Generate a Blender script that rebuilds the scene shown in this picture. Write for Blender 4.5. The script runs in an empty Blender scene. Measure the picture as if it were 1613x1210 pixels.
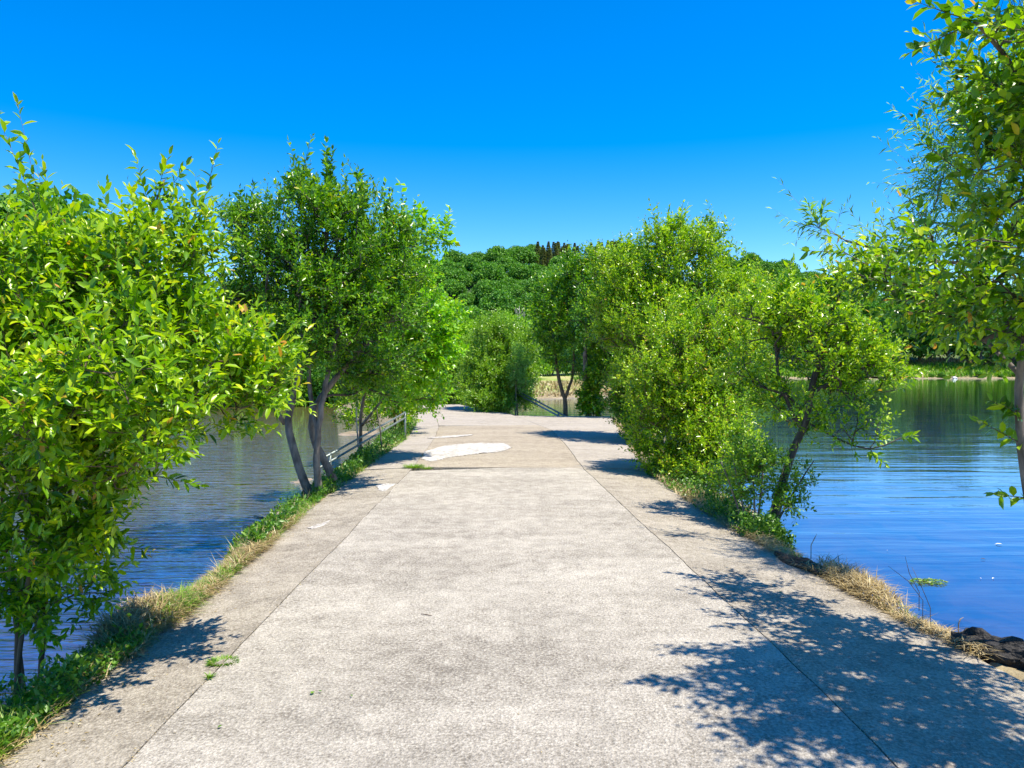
import bpy, math, random
import numpy as np
from mathutils import Matrix, Vector, noise as mn
R = math.radians

# ------------------------------------------------------------------ camera, sky, sun, exposure
scene = bpy.context.scene
C = scene.collection
F = 1212.0; CX, HY = 806.5, 578.0; CAMH = 1.6       # focal length in photo pixels, horizon row, eye height
cam_d = bpy.data.cameras.new('camera'); cam = bpy.data.objects.new('camera', cam_d); C.objects.link(cam)
cam_d.sensor_width = 36; cam_d.lens = F / 1613 * 36; cam_d.clip_end = 5000; cam_d.clip_start = 0.05
cam.location = (0, 0, CAMH); cam.rotation_euler = (R(90 - math.degrees(math.atan(27 / F))), 0, 0)
scene.camera = cam

SUN_EL, SUN_AZ = 68.5, 112.0                          # azimuth clockwise from +Y
world = bpy.data.worlds.new('World'); scene.world = world; world.use_nodes = True
nt = world.node_tree; nt.nodes.clear()
sky = nt.nodes.new('ShaderNodeTexSky'); sky.sky_type = 'NISHITA'; sky.sun_disc = False
sky.sun_elevation = R(SUN_EL); sky.sun_rotation = R(SUN_AZ)
sky.altitude = 600; sky.air_density = 1.0; sky.dust_density = 0.0; sky.ozone_density = 3.2
hs = nt.nodes.new('ShaderNodeHueSaturation'); hs.inputs['Hue'].default_value = .508; hs.inputs['Saturation'].default_value = 1.52; hs.inputs['Value'].default_value = 1.22
bg = nt.nodes.new('ShaderNodeBackground'); bg.inputs['Strength'].default_value = 0.125
wo = nt.nodes.new('ShaderNodeOutputWorld')
nt.links.new(sky.outputs[0], hs.inputs['Color']); nt.links.new(hs.outputs[0], bg.inputs[0]); nt.links.new(bg.outputs[0], wo.inputs[0])
sd = bpy.data.lights.new('sun', 'SUN'); sd.energy = 5.0; sd.angle = R(0.5); sd.color = (1.0, 0.93, 0.81)
sun = bpy.data.objects.new('sun', sd); C.objects.link(sun)
sv = Vector((math.cos(R(SUN_EL)) * math.sin(R(SUN_AZ)), math.cos(R(SUN_EL)) * math.cos(R(SUN_AZ)), math.sin(R(SUN_EL))))
sun.rotation_euler = (-sv).to_track_quat('-Z', 'Y').to_euler(); sun.location = (6, -4, 12)
vs = scene.view_settings; vs.view_transform = 'Standard'; vs.look = 'None'; vs.exposure = 0.72; vs.gamma = 1.0; vs.use_curve_mapping = False
cy = scene.cycles; cy.max_bounces = 8; cy.transparent_max_bounces = 8; cy.diffuse_bounces = 3; cy.glossy_bounces = 2; cy.transmission_bounces = 3
cy.caustics_reflective = False; cy.caustics_refractive = False

# ------------------------------------------------------------------ helpers
def P(px, py, d):
    """point seen at photo pixel (px, py) at distance d along +Y"""
    return np.array([(px - CX) / F * d, d, CAMH - (py - HY) / F * d])

def tag(o, label=None, cat=None, group=None, kind=None):
    if label: o['label'] = label
    if cat: o['category'] = cat
    if group: o['group'] = group
    if kind: o['kind'] = kind
    return o

def empty(name, loc):
    o = bpy.data.objects.new(name, None); C.objects.link(o); o.location = loc; o.empty_display_size = 0.2
    return o

def link(name, me, mat=None, parent=None, loc=None):
    o = bpy.data.objects.new(name, me); C.objects.link(o)
    if mat and not me.materials: me.materials.append(mat)
    if parent: o.parent = parent
    if loc is not None: o.location = loc
    return o

def tri_mesh(name, V, T, tint=None, smooth=False):
    """V (n,3), T (m,3) triangles"""
    me = bpy.data.meshes.new(name)
    V = np.ascontiguousarray(V, dtype=np.float32); T = np.ascontiguousarray(T, dtype=np.int32)
    me.vertices.add(len(V)); me.vertices.foreach_set('co', V.ravel())
    me.loops.add(T.size); me.loops.foreach_set('vertex_index', T.ravel())
    me.polygons.add(len(T)); me.polygons.foreach_set('loop_start', np.arange(0, T.size, 3, dtype=np.int32))
    if smooth: me.polygons.foreach_set('use_smooth', np.ones(len(T), dtype=bool))
    if tint is not None:
        a = me.attributes.new('tint', 'FLOAT', 'POINT'); a.data.foreach_set('value', np.ascontiguousarray(tint, dtype=np.float32))
    me.update(calc_edges=True); me.validate()
    return me

def py_mesh(name, verts, faces, smooth=False):
    me = bpy.data.meshes.new(name); me.from_pydata([tuple(map(float, v)) for v in verts], [], faces); me.update()
    if smooth: me.polygons.foreach_set('use_smooth', [True] * len(me.polygons))
    return me

def unit(a):
    return a / np.maximum(np.linalg.norm(a, axis=-1, keepdims=True), 1e-9)

class Tubes:
    def __init__(s): s.V = []; s.T = []; s.n = 0
    def add(s, pts, rad, sides=6, cap=True):
        pts = np.asarray(pts, float); rad = np.asarray(rad, float); n = len(pts)
        t = np.gradient(pts, axis=0); t = unit(t)
        ref = np.array([0, 0, 1.0]) if abs(t[0][2]) < .9 else np.array([1.0, 0, 0])
        u = unit(np.cross(t, ref)); w = np.cross(t, u)
        for i in range(1, n):                             # keep the frame from flipping
            if np.dot(u[i], u[i - 1]) < 0: u[i] = -u[i]; w[i] = -w[i]
        a = np.arange(sides) * 2 * np.pi / sides
        ring = pts[:, None] + rad[:, None, None] * (np.cos(a)[None, :, None] * u[:, None] + np.sin(a)[None, :, None] * w[:, None])
        V = ring.reshape(-1, 3); i = np.arange(n - 1)[:, None] * sides; k = np.arange(sides)[None]; k2 = (k + 1) % sides
        A = (i + k).ravel(); B = (i + k2).ravel(); D = (i + sides + k).ravel(); E = (i + sides + k2).ravel()
        T = np.concatenate([np.stack([A, B, E], 1), np.stack([A, E, D], 1)])
        if cap:
            e = (n - 1) * sides
            T = np.concatenate([T, [[e, e + j, e + j + 1] for j in range(1, sides - 1)], [[0, j + 1, j] for j in range(1, sides - 1)]])
        s.V.append(V); s.T.append(T + s.n); s.n += len(V)
    def mesh(s, name):
        return tri_mesh(name, np.concatenate(s.V), np.concatenate(s.T), smooth=True)

# leaf templates: (across, along, normal) and triangles
def leaf_near(w):
    V = np.array([(0, 0, 0), (-.46 * w, .28, .05), (0, .3, -.02), (.46 * w, .28, .05), (-.42 * w, .66, .03), (0, .66, -.05), (.42 * w, .66, .03), (0, 1, -.13)], float)
    T = np.array([(0, 2, 1), (0, 3, 2), (1, 2, 5), (1, 5, 4), (2, 3, 6), (2, 6, 5), (4, 5, 7), (5, 6, 7)])
    return V, T
def leaf_mid(w):
    return np.array([(0, 0, 0), (-.5 * w, .45, .07), (.5 * w, .45, .07), (0, 1, -.06)], float), np.array([(0, 2, 3), (0, 3, 1)])
def leaf_clump(w):     # a few leaves seen from far: uneven quad
    return np.array([(-.1, 0, 0), (-.5 * w, .5, .12), (.5 * w, .4, .1), (.1, 1, -.05), (-.05, .55, -.12)], float), np.array([(0, 2, 4), (0, 4, 1), (4, 2, 3), (4, 3, 1)])

def leaves_mesh(name, pos, dirs, nrm, size, tint, tmpl):
    TV, TT = tmpl
    side = unit(np.cross(dirs, nrm)); nn = np.cross(side, dirs)
    V = pos[:, None] + size[:, None, None] * (TV[None, :, 0:1] * side[:, None] + TV[None, :, 1:2] * dirs[:, None] + TV[None, :, 2:3] * nn[:, None])
    k = len(TV); T = TT[None] + (np.arange(len(pos)) * k)[:, None, None]
    return tri_mesh(name, V.reshape(-1, 3), T.reshape(-1, 3), np.repeat(tint, k))

# ------------------------------------------------------------------ materials
def new_mat(name):
    m = bpy.data.materials.new(name); m.use_nodes = True; m.node_tree.nodes.clear()
    return m, m.node_tree.nodes, m.node_tree.links
def ramp(N, stops, interp='LINEAR'):
    r = N.new('ShaderNodeValToRGB'); e = r.color_ramp.elements; r.color_ramp.interpolation = interp
    while len(e) > 1: e.remove(e[-1])
    e[0].position = stops[0][0]; e[0].color = (*stops[0][1], 1)
    for p, c in stops[1:]:
        x = e.new(p); x.color = (*c, 1)
    return r
def noise(N, L, vec, scale, detail=4, rough=.55, dist=0.0):
    n = N.new('ShaderNodeTexNoise'); n.inputs['Scale'].default_value = scale; n.inputs['Detail'].default_value = detail
    n.inputs['Roughness'].default_value = rough; n.inputs['Distortion'].default_value = dist
    L.new(vec, n.inputs['Vector']); return n
def mixc(N, L, fac, a, b, mode='MIX'):
    m = N.new('ShaderNodeMix'); m.data_type = 'RGBA'; m.blend_type = mode
    for s, v in ((0, fac), (6, a), (7, b)):
        if isinstance(v, (int, float)): m.inputs[s].default_value = v
        elif isinstance(v, tuple): m.inputs[s].default_value = (*v, 1)
        else: L.new(v, m.inputs[s])
    return m.outputs[2]
def math_n(N, L, op, a, b=0.0, clamp=False):
    m = N.new('ShaderNodeMath'); m.operation = op; m.use_clamp = clamp
    for s, v in ((0, a), (1, b)):
        if isinstance(v, (int, float)): m.inputs[s].default_value = v
        else: L.new(v, m.inputs[s])
    return m.outputs[0]

def leaf_mat(name, stops, trans=.35, rough=.42, tr_tint=(1.5, 1.6, .5), spec=.5):
    m, N, L = new_mat(name)
    at = N.new('ShaderNodeAttribute'); at.attribute_name = 'tint'
    r = ramp(N, stops); L.new(at.outputs['Fac'], r.inputs[0])
    p = N.new('ShaderNodeBsdfPrincipled'); p.inputs['Roughness'].default_value = rough; p.inputs['Specular IOR Level'].default_value = spec
    L.new(r.outputs[0], p.inputs['Base Color'])
    t = N.new('ShaderNodeBsdfTranslucent'); L.new(mixc(N, L, 1.0, r.outputs[0], tr_tint, 'MULTIPLY'), t.inputs[0])
    mx = N.new('ShaderNodeMixShader'); mx.inputs[0].default_value = trans
    L.new(p.outputs[0], mx.inputs[1]); L.new(t.outputs[0], mx.inputs[2])
    o = N.new('ShaderNodeOutputMaterial'); L.new(mx.outputs[0], o.inputs[0])
    return m

def simple(name, col, rough=.7, var=.25, scale=20, bump=.3, metal=0.0, bdist=.01, col2=None):
    m, N, L = new_mat(name)
    tc = N.new('ShaderNodeTexCoord'); n = noise(N, L, tc.outputs['Object'], scale, 6)
    c2 = col2 or tuple(c * (1 - var * 2) for c in col)
    r = ramp(N, [(.3, c2), (.7, col)]); L.new(n.outputs[0], r.inputs[0])
    p = N.new('ShaderNodeBsdfPrincipled'); p.inputs['Roughness'].default_value = rough; p.inputs['Metallic'].default_value = metal
    L.new(r.outputs[0], p.inputs['Base Color'])
    if bump:
        b = N.new('ShaderNodeBump'); b.inputs['Strength'].default_value = bump; b.inputs['Distance'].default_value = bdist
        L.new(n.outputs[0], b.inputs['Height']); L.new(b.outputs[0], p.inputs['Normal'])
    o = N.new('ShaderNodeOutputMaterial'); L.new(p.outputs[0], o.inputs[0])
    return m

def bark_mat(name, a, b, scale=14, stretch=.25):
    m, N, L = new_mat(name)
    tc = N.new('ShaderNodeTexCoord'); mp = N.new('ShaderNodeMapping'); mp.inputs['Scale'].default_value = (1, 1, stretch)
    L.new(tc.outputs['Object'], mp.inputs[0])
    n = noise(N, L, mp.outputs[0], scale, 7, .65, .6); n2 = noise(N, L, tc.outputs['Object'], 5, 3)
    f = math_n(N, L, 'ADD', math_n(N, L, 'MULTIPLY', n.outputs[0], .6), math_n(N, L, 'MULTIPLY', n2.outputs[0], .4))
    r = ramp(N, [(.38, a), (.6, b)]); L.new(f, r.inputs[0])
    p = N.new('ShaderNodeBsdfPrincipled'); p.inputs['Roughness'].default_value = .85; L.new(r.outputs[0], p.inputs['Base Color'])
    bp = N.new('ShaderNodeBump'); bp.inputs['Strength'].default_value = .7; bp.inputs['Distance'].default_value = .012
    L.new(n.outputs[0], bp.inputs['Height']); L.new(bp.outputs[0], p.inputs['Normal'])
    o = N.new('ShaderNodeOutputMaterial'); L.new(p.outputs[0], o.inputs[0])
    return m

def concrete(name, dark, light, speck, stain=.5, coarse=55, seed=0.0, contrast=1.0):
    m, N, L = new_mat(name)
    tc = N.new('ShaderNodeTexCoord'); mp = N.new('ShaderNodeMapping'); mp.inputs['Location'].default_value = (seed, seed * 2, 0)
    L.new(tc.outputs['Object'], mp.inputs[0]); v = mp.outputs[0]
    st = N.new('ShaderNodeMapping'); st.inputs['Scale'].default_value = (.55, 1.5, 1); L.new(v, st.inputs[0])
    big = noise(N, L, st.outputs[0], .9, 6, .62, .4)
    mid = noise(N, L, v, 7, 6, .68, .3)
    fine = noise(N, L, v, coarse, 5, .75)
    vo = N.new('ShaderNodeTexVoronoi'); vo.inputs['Scale'].default_value = coarse * 1.5; L.new(v, vo.inputs['Vector'])
    f = math_n(N, L, 'ADD', math_n(N, L, 'MULTIPLY', big.outputs[0], .24), math_n(N, L, 'ADD', math_n(N, L, 'MULTIPLY', mid.outputs[0], .29), math_n(N, L, 'MULTIPLY', fine.outputs[0], .58)))
    r = ramp(N, [(.55 - .16 / contrast, dark), (.55 + .14 / contrast, light)]); L.new(f, r.inputs[0])
    rs = ramp(N, [(.0, (0, 0, 0)), (.52, (0, 0, 0)), (.72, (1, 1, 1))]); L.new(fine.outputs[0], rs.inputs[0])
    c1 = mixc(N, L, math_n(N, L, 'MULTIPLY', rs.outputs[0], .55), r.outputs[0], speck)
    # dark weathering stains with their own shapes
    sn = noise(N, L, v, 1.7, 7, .7, 1.0)
    rr = ramp(N, [(.5, (1, 1, 1)), (.68, (1 - stain * .5,) * 3)]); L.new(sn.outputs[0], rr.inputs[0])
    c2 = mixc(N, L, 1.0, c1, rr.outputs[0], 'MULTIPLY')
    # pits
    pr = ramp(N, [(.0, (.45, .43, .4)), (.12, (1, 1, 1))]); L.new(vo.outputs['Distance'], pr.inputs[0])
    c3 = mixc(N, L, .7, c2, pr.outputs[0], 'MULTIPLY')
    p = N.new('ShaderNodeBsdfPrincipled'); p.inputs['Roughness'].default_value = .9; p.inputs['Specular IOR Level'].default_value = .25
    L.new(c3, p.inputs['Base Color'])
    h = math_n(N, L, 'ADD', math_n(N, L, 'MULTIPLY', fine.outputs[0], .5), math_n(N, L, 'ADD', math_n(N, L, 'MULTIPLY', vo.outputs['Distance'], .35), math_n(N, L, 'MULTIPLY', mid.outputs[0], .6)))
    b = N.new('ShaderNodeBump'); b.inputs['Strength'].default_value = 1.0; b.inputs['Distance'].default_value = .022
    L.new(h, b.inputs['Height']); L.new(b.outputs[0], p.inputs['Normal'])
    o = N.new('ShaderNodeOutputMaterial'); L.new(p.outputs[0], o.inputs[0])
    return m

M = {}
M['slab'] = concrete('slab_concrete', (.20, .172, .135), (.555, .50, .41), (.64, .59, .50), stain=.35, contrast=1.5)
M['apron'] = concrete('apron_concrete', (.20, .168, .125), (.50, .44, .345), (.57, .51, .42), stain=.4, seed=4.3, contrast=1.5)
M['aggregate'] = concrete('exposed_aggregate', (.21, .17, .12), (.46, .39, .29), (.54, .48, .39), stain=.25, coarse=38, seed=9.1, contrast=1.4)
M['far_concrete'] = concrete('far_concrete', (.27, .23, .18), (.51, .45, .37), (.57, .52, .44), stain=.3, seed=2.2, contrast=1.2)
M['cement'] = concrete('pale_cement', (.30, .265, .22), (.66, .62, .56), (.68, .65, .6), stain=.5, seed=6.6, contrast=1.9, coarse=24)
M['joint'] = simple('joint_dirt', (.09, .08, .065), .95, .3, 30, .5)
M['bark_grey'] = bark_mat('grey_bark', (.05, .04, .03), (.27, .225, .18))
M['bark_pale'] = bark_mat('pale_grey_bark', (.14, .125, .11), (.50, .46, .41))
M['bark_dark'] = bark_mat('dark_bark', (.03, .024, .018), (.13, .105, .08))
M['twig'] = bark_mat('brown_twig_bark', (.06, .04, .022), (.21, .15, .09))
Y1, Y2, Y3 = (.10, .235, .008), (.225, .37, .012), (.40, .47, .03)
M['leaf_shrub'] = leaf_mat('yellow_green_leaves', [(0, (.035, .125, .004)), (.35, (.16, .33, .005)), (.7, (.38, .55, .008)), (.93, (.60, .62, .012)), (.985, (.60, .30, .06))], .34, .3)
M['leaf_dark'] = leaf_mat('deep_green_leaves', [(0, (.03, .11, .003)), (.4, (.10, .27, .005)), (.75, (.26, .46, .008)), (.95, (.48, .54, .015)), (1, (.50, .36, .05))], .30, .3)
M['leaf_bright'] = leaf_mat('fresh_green_leaves', [(0, (.08, .28, .003)), (.5, (.24, .52, .006)), (.9, (.46, .64, .01)), (1, (.58, .56, .02))], .36, .32)
M['leaf_willow'] = leaf_mat('willow_leaves', [(0, (.06, .16, .005)), (.35, (.21, .40, .008)), (.75, (.45, .61, .015)), (.95, (.58, .64, .03)), (1, (.60, .38, .06))], .33, .27)
M['leaf_olive'] = leaf_mat('olive_green_leaves', [(0, (.07, .18, .008)), (.5, (.20, .37, .018)), (.9, (.34, .50, .04)), (1, (.44, .52, .06))], .30, .32)
M['leaf_silver'] = leaf_mat('silver_green_leaves', [(0, (.10, .26, .04)), (.6, (.28, .48, .11)), (1, (.46, .60, .24))], .42, .35)
M['leaf_oak'] = leaf_mat('hill_oak_leaves', [(0, (.028, .115, .010)), (.5, (.09, .27, .016)), (1, (.24, .45, .03))], .3, .6)
M['leaf_pale'] = leaf_mat('pale_tree_leaves', [(0, (.12, .28, .01)), (.5, (.26, .47, .015)), (1, (.42, .58, .03))], .36, .55)
M['leaf_conifer'] = leaf_mat('conifer_needles', [(0, (.07, .11, .035)), (.5, (.15, .19, .06)), (1, (.26, .23, .10))], .3, .7)
M['straw'] = leaf_mat('dry_straw', [(0, (.14, .10, .045)), (.4, (.40, .30, .13)), (.8, (.62, .50, .25)), (1, (.75, .66, .42))], .25, .6, (1.1, 1.0, .7))
M['grass'] = leaf_mat('green_grass_blades', [(0, (.05, .13, .01)), (.5, (.14, .30, .015)), (.85, (.30, .42, .04)), (1, (.5, .45, .15))], .3, .45)
M['weed'] = leaf_mat('weed_leaves', [(0, (.03, .10, .01)), (.5, (.08, .21, .014)), (1, (.22, .38, .03))], .3, .4)
M['far_grass'] = leaf_mat('far_bank_grass', [(0, (.09, .24, .01)), (.6, (.18, .38, .015)), (1, (.38, .42, .08))], .3, .6)
M['rail'] = simple('green_grey_painted_steel', (.30, .36, .33), .45, .2, 18, .2, .3, .002, col2=(.14, .15, .13))
M['rail_pale'] = simple('worn_galvanised_steel', (.42, .44, .43), .4, .15, 22, .2, .6, .002)
M['rock'] = simple('dark_wet_rock', (.04, .034, .028), .75, .4, 14, 1.0, 0, .08)
M['wood'] = simple('weathered_board', (.42, .36, .27), .85, .25, 25, .6)
M['brick'] = simple('red_brick', (.36, .12, .075), .9, .2, 30, .5)
M['white'] = simple('white_floating_scrap', (.75, .74, .7), .6, .1, 20, 0)
M['stick'] = simple('dead_brown_stick', (.10, .06, .035), .9, .3, 50, .5)

# ------------------------------------------------------------------ plan of the causeway (metres)
def cv(ys, xs): return lambda y: np.interp(y, ys, xs)
EL = cv([-4, 3.2, 6, 9, 17, 21, 25, 31, 40], [-2.15, -2.16, -2.22, -2.35, -2.40, -2.66, -3.1, -4.3, -7.5])
SL = cv([-4, 12.2, 17.3, 20.5, 23.6, 29, 40], [-1.55, -1.57, -1.74, -1.95, -2.3, -3.3, -6.3])
SR = cv([-4, 3.7, 5, 12, 16, 19.4, 23.6, 26.0, 31, 40], [1.56, 1.54, 1.47, 1.13, 1.1, 1.02, .37, -.05, -1.7, -4.6])
ER = cv([-4, 4.0, 4.6, 6.6, 8, 12, 17, 24.7, 25.3], [2.75, 2.68, 2.62, 2.36, 2.2, 2.1, 2.5, 3.2, 3.3])
WL = cv([-4, 3, 4.9, 5.3, 7, 9, 12, 18, 25, 40], [.5, .5, .42, .34, .24, .6, .75, 1.0, 1.0, 1.5])
WR = cv([-4, 3.6, 4.3, 4.8, 6.5, 7.5, 9, 13, 20, 24.5, 26], [4, 3, .75, .3, .32, .55, .85, 1.0, 1.2, .6, .5])
END_Y = 25.2                                           # where the widened right side ends and steps go down
def joint_left(y): return float(SL(y)) + .012 * fbm(3, y, 1.1) + .006 * fbm(8, y, 5)
def joint_right(y): return float(SR(y)) + .012 * fbm(6, y, 1.1) + .006 * fbm(1, y, 5)
def right_edge(y): return np.where(y <= END_Y, ER(y), SR(y) + .35)

def fbm(x, y, s, o=4):
    return mn.fractal(Vector((x * s, y * s, 3.7)), 1.0, 2.0, o)
WZ = -0.70
def shore(x):
    return np.interp(x, [-300, -60, -20, -8, 4, 12, 18, 26, 40, 60, 300], [60, 52, 44, 46, 56, 62, 66, 120, 146, 150, 158])
def ridge(x):
    return np.interp(x, [-500, -150, -60, -23, 5, 30, 80, 100, 140, 200, 500], [8, 10, 26, 29.5, 33.5, 34, 27, 23, 15, 10, 6])
def ground(x, y):
    e_l, e_r = EL(y), float(right_edge(y))
    n = fbm(x, y, .35) * .5 + fbm(x, y, 2.5) * .12
    if y < 41:
        if e_l + .04 < x < e_r - .04: return -.16
        if x <= e_l + .04:
            t = (e_l - x); w = float(WL(y))
            lip = -.05 + .04 * n
            if t < w: z = lip - .10 * max(t, 0) / w - .35 * (t / w) ** 2 * (1 if y > 8 else .3)
            else: z = lip - .10 - .35 * (1 if y > 8 else .3) - (t - w) * 1.15
        else:
            t = (x - e_r); w = float(WR(y)) if y <= END_Y else .4
            lip = -.05 + .05 * n
            if t < w: z = lip - .12 * max(t, 0) / w - .12 * (t / w) ** 2
            else: z = lip - .24 - (t - w) * 1.1
        lake = -1.25 - .05 * min(abs(x) , 30) + .25 * n
        z = max(z, lake)
        if x < 0: z = max(z, -1.35 + .56 * math.exp(-((x + 5.5) / 3.5) ** 2 - ((y - 20) / 12) ** 2) + .1 * n)
        # sand bars by the left bank
        for bx, by, rx, ry, hh in ((-4.3, 15.4, .9, 1.3, .64), (-5.4, 26.5, 1.5, 2.2, .68), (-3.6, 12.6, .5, 1.4, .5)):
            q = ((x - bx) / rx) ** 2 + ((y - by) / ry) ** 2
            if q < 4: z = max(z, -1.3 + hh * math.exp(-q * .6) + .14 * n + .05 * fbm(x, y, 1.5))
    else: z = -2.0
    s = float(shore(x)) + 3 * fbm(x, y, .05)
    if y > s - 8:
        b = WZ + (y - s) * .10 if y < s else WZ + min((y - s) * (.16 if x < 30 else .30), .75 if x < 30 else 2.3) + max(0, min(y - s, 60)) * .012
        z = max(z, b + .1 * n) if y > s - 6 else z
    if y > 110:
        up = ridge(x) * (1 - math.exp(-(max(0, y - max(150, s + 4)) / 75.0) ** 2)) * 1.12
        z += up + fbm(x, y, .02) * min(3, up * .2)
    return z

# terrain: one sheet out to the horizon, fine near the path
def grow_axis(a, b, fine, far, g=1.16):
    core = list(np.arange(a, b, fine)); st = fine; x = core[-1]
    while x < far: st *= g; x += st; core.append(x)
    return core
xs = grow_axis(0, 6.5, .13, 1500); xs = sorted(set([-v for v in xs] + xs)); ys = [-40, -25, -15, -9, -6] + grow_axis(-4, 30, .16, 1600, 1.06)
XX = np.array(xs); YY = np.array(ys)
V = [(x, y, ground(x, y)) for y in YY for x in XX]
nx, ny = len(XX), len(YY)
I = (np.arange(ny - 1)[:, None] * nx + np.arange(nx - 1)[None]).ravel()
T = np.concatenate([np.stack([I, I + 1, I + nx + 1], 1), np.stack([I, I + nx + 1, I + nx], 1)])
gm = tri_mesh('ground', np.array(V), T, smooth=True)
m, N, L = new_mat('ground_soil')
geo = N.new('ShaderNodeNewGeometry'); sx = N.new('ShaderNodeSeparateXYZ'); L.new(geo.outputs['Position'], sx.inputs[0])
n1 = noise(N, L, geo.outputs['Position'], 3.5, 7, .7); n2 = noise(N, L, geo.outputs['Position'], .12, 5, .6); n3 = noise(N, L, geo.outputs['Position'], 40, 4, .7)
soil = ramp(N, [(.35, (.13, .10, .06)), (.5, (.28, .22, .12)), (.65, (.40, .33, .19))]); L.new(n1.outputs[0], soil.inputs[0])
mud = ramp(N, [(.38, (.05, .05, .06)), (.5, (.22, .17, .14)), (.62, (.36, .28, .21))]); L.new(noise(N, L, geo.outputs['Position'], 1.1, 6, .6, .5).outputs[0], mud.inputs[0])
mead = ramp(N, [(.42, (.42, .34, .15)), (.5, (.30, .34, .08)), (.58, (.13, .26, .02))]); L.new(n2.outputs[0], mead.inputs[0])
wet = N.new('ShaderNodeMapRange'); wet.inputs[1].default_value = WZ - .02; wet.inputs[2].default_value = WZ + .06; L.new(sx.outputs[2], wet.inputs[0])
a = mixc(N, L, wet.outputs[0], mud.outputs[0], soil.outputs[0])
far = N.new('ShaderNodeMapRange'); far.inputs[1].default_value = 50; far.inputs[2].default_value = 62; L.new(sx.outputs[1], far.inputs[0])
dry = N.new('ShaderNodeMapRange'); dry.inputs[1].default_value = WZ + .25; dry.inputs[2].default_value = WZ + .6; L.new(sx.outputs[2], dry.inputs[0])
b = mixc(N, L, math_n(N, L, 'MULTIPLY', far.outputs[0], dry.outputs[0]), a, mead.outputs[0])
hl = N.new('ShaderNodeMapRange'); hl.inputs[1].default_value = 2.0; hl.inputs[2].default_value = 5; L.new(sx.outputs[2], hl.inputs[0])
c = mixc(N, L, hl.outputs[0], b, (.03, .07, .015))
p = N.new('ShaderNodeBsdfPrincipled'); p.inputs['Roughness'].default_value = .95; L.new(c, p.inputs['Base Color'])
bp = N.new('ShaderNodeBump'); bp.inputs['Strength'].default_value = .8; bp.inputs['Distance'].default_value = .03
L.new(math_n(N, L, 'ADD', n1.outputs[0], math_n(N, L, 'MULTIPLY', n3.outputs[0], .4)), bp.inputs['Height']); L.new(bp.outputs[0], p.inputs['Normal'])
o = N.new('ShaderNodeOutputMaterial'); L.new(p.outputs[0], o.inputs[0])
tag(link('ground', gm, m), kind='structure')

# water
m, N, L = new_mat('lake_water')
geo = N.new('ShaderNodeNewGeometry'); sx = N.new('ShaderNodeSeparateXYZ'); L.new(geo.outputs['Position'], sx.inputs[0])
def stretched(sc, rot=0.0):
    mp = N.new('ShaderNodeMapping'); mp.inputs['Scale'].default_value = sc; mp.inputs['Rotation'].default_value = (0, 0, rot)
    L.new(geo.outputs['Position'], mp.inputs[0]); return mp.outputs[0]
w1 = noise(N, L, stretched((1.4, 7.5, 1), .08), 1.0, 3, .55, .5)          # left: close, sharp ripples
w2 = noise(N, L, stretched((.28, 2.2, 1), -.06), 1.0, 3, .5, .4)          # long lazy ripples on the right
w3 = noise(N, L, stretched((.10, .8, 1), .04), 1.0, 2, .5, .2)
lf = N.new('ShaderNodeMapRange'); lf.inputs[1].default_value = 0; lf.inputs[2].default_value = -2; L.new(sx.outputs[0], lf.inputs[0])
hh = math_n(N, L, 'ADD', math_n(N, L, 'MULTIPLY', w1.outputs[0], math_n(N, L, 'ADD', math_n(N, L, 'MULTIPLY', lf.outputs[0], .042), .0016)),
            math_n(N, L, 'ADD', math_n(N, L, 'MULTIPLY', w2.outputs[0], .010), math_n(N, L, 'MULTIPLY', w3.outputs[0], .018)))
bp = N.new('ShaderNodeBump'); bp.inputs['Strength'].default_value = 1.0; bp.inputs['Distance'].default_value = 1.0; L.new(hh, bp.inputs['Height'])
gl = N.new('ShaderNodeBsdfGlossy'); gl.inputs['Roughness'].default_value = .02; gl.inputs[0].default_value = (.84, .94, 1, 1); L.new(bp.outputs[0], gl.inputs['Normal'])
tr = N.new('ShaderNodeBsdfTransparent'); tr.inputs[0].default_value = (.75, .66, .46, 1)
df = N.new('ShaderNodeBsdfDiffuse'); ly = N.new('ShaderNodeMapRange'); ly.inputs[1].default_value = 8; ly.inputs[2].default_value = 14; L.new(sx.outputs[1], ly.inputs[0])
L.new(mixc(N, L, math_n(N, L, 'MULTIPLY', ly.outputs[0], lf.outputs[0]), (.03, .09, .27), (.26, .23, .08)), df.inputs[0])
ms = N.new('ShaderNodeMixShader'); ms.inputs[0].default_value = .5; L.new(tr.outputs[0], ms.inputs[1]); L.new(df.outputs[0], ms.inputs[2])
fr = N.new('ShaderNodeFresnel'); fr.inputs[0].default_value = 2.2; L.new(bp.outputs[0], fr.inputs['Normal'])
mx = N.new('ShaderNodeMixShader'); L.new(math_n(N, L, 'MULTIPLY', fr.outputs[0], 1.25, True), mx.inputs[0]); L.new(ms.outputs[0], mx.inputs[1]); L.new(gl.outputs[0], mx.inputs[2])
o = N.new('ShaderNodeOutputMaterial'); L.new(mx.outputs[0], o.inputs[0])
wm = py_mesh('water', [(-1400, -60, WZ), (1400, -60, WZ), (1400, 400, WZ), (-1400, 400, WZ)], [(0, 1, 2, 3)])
tag(link('water', wm, m), kind='structure')

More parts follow.
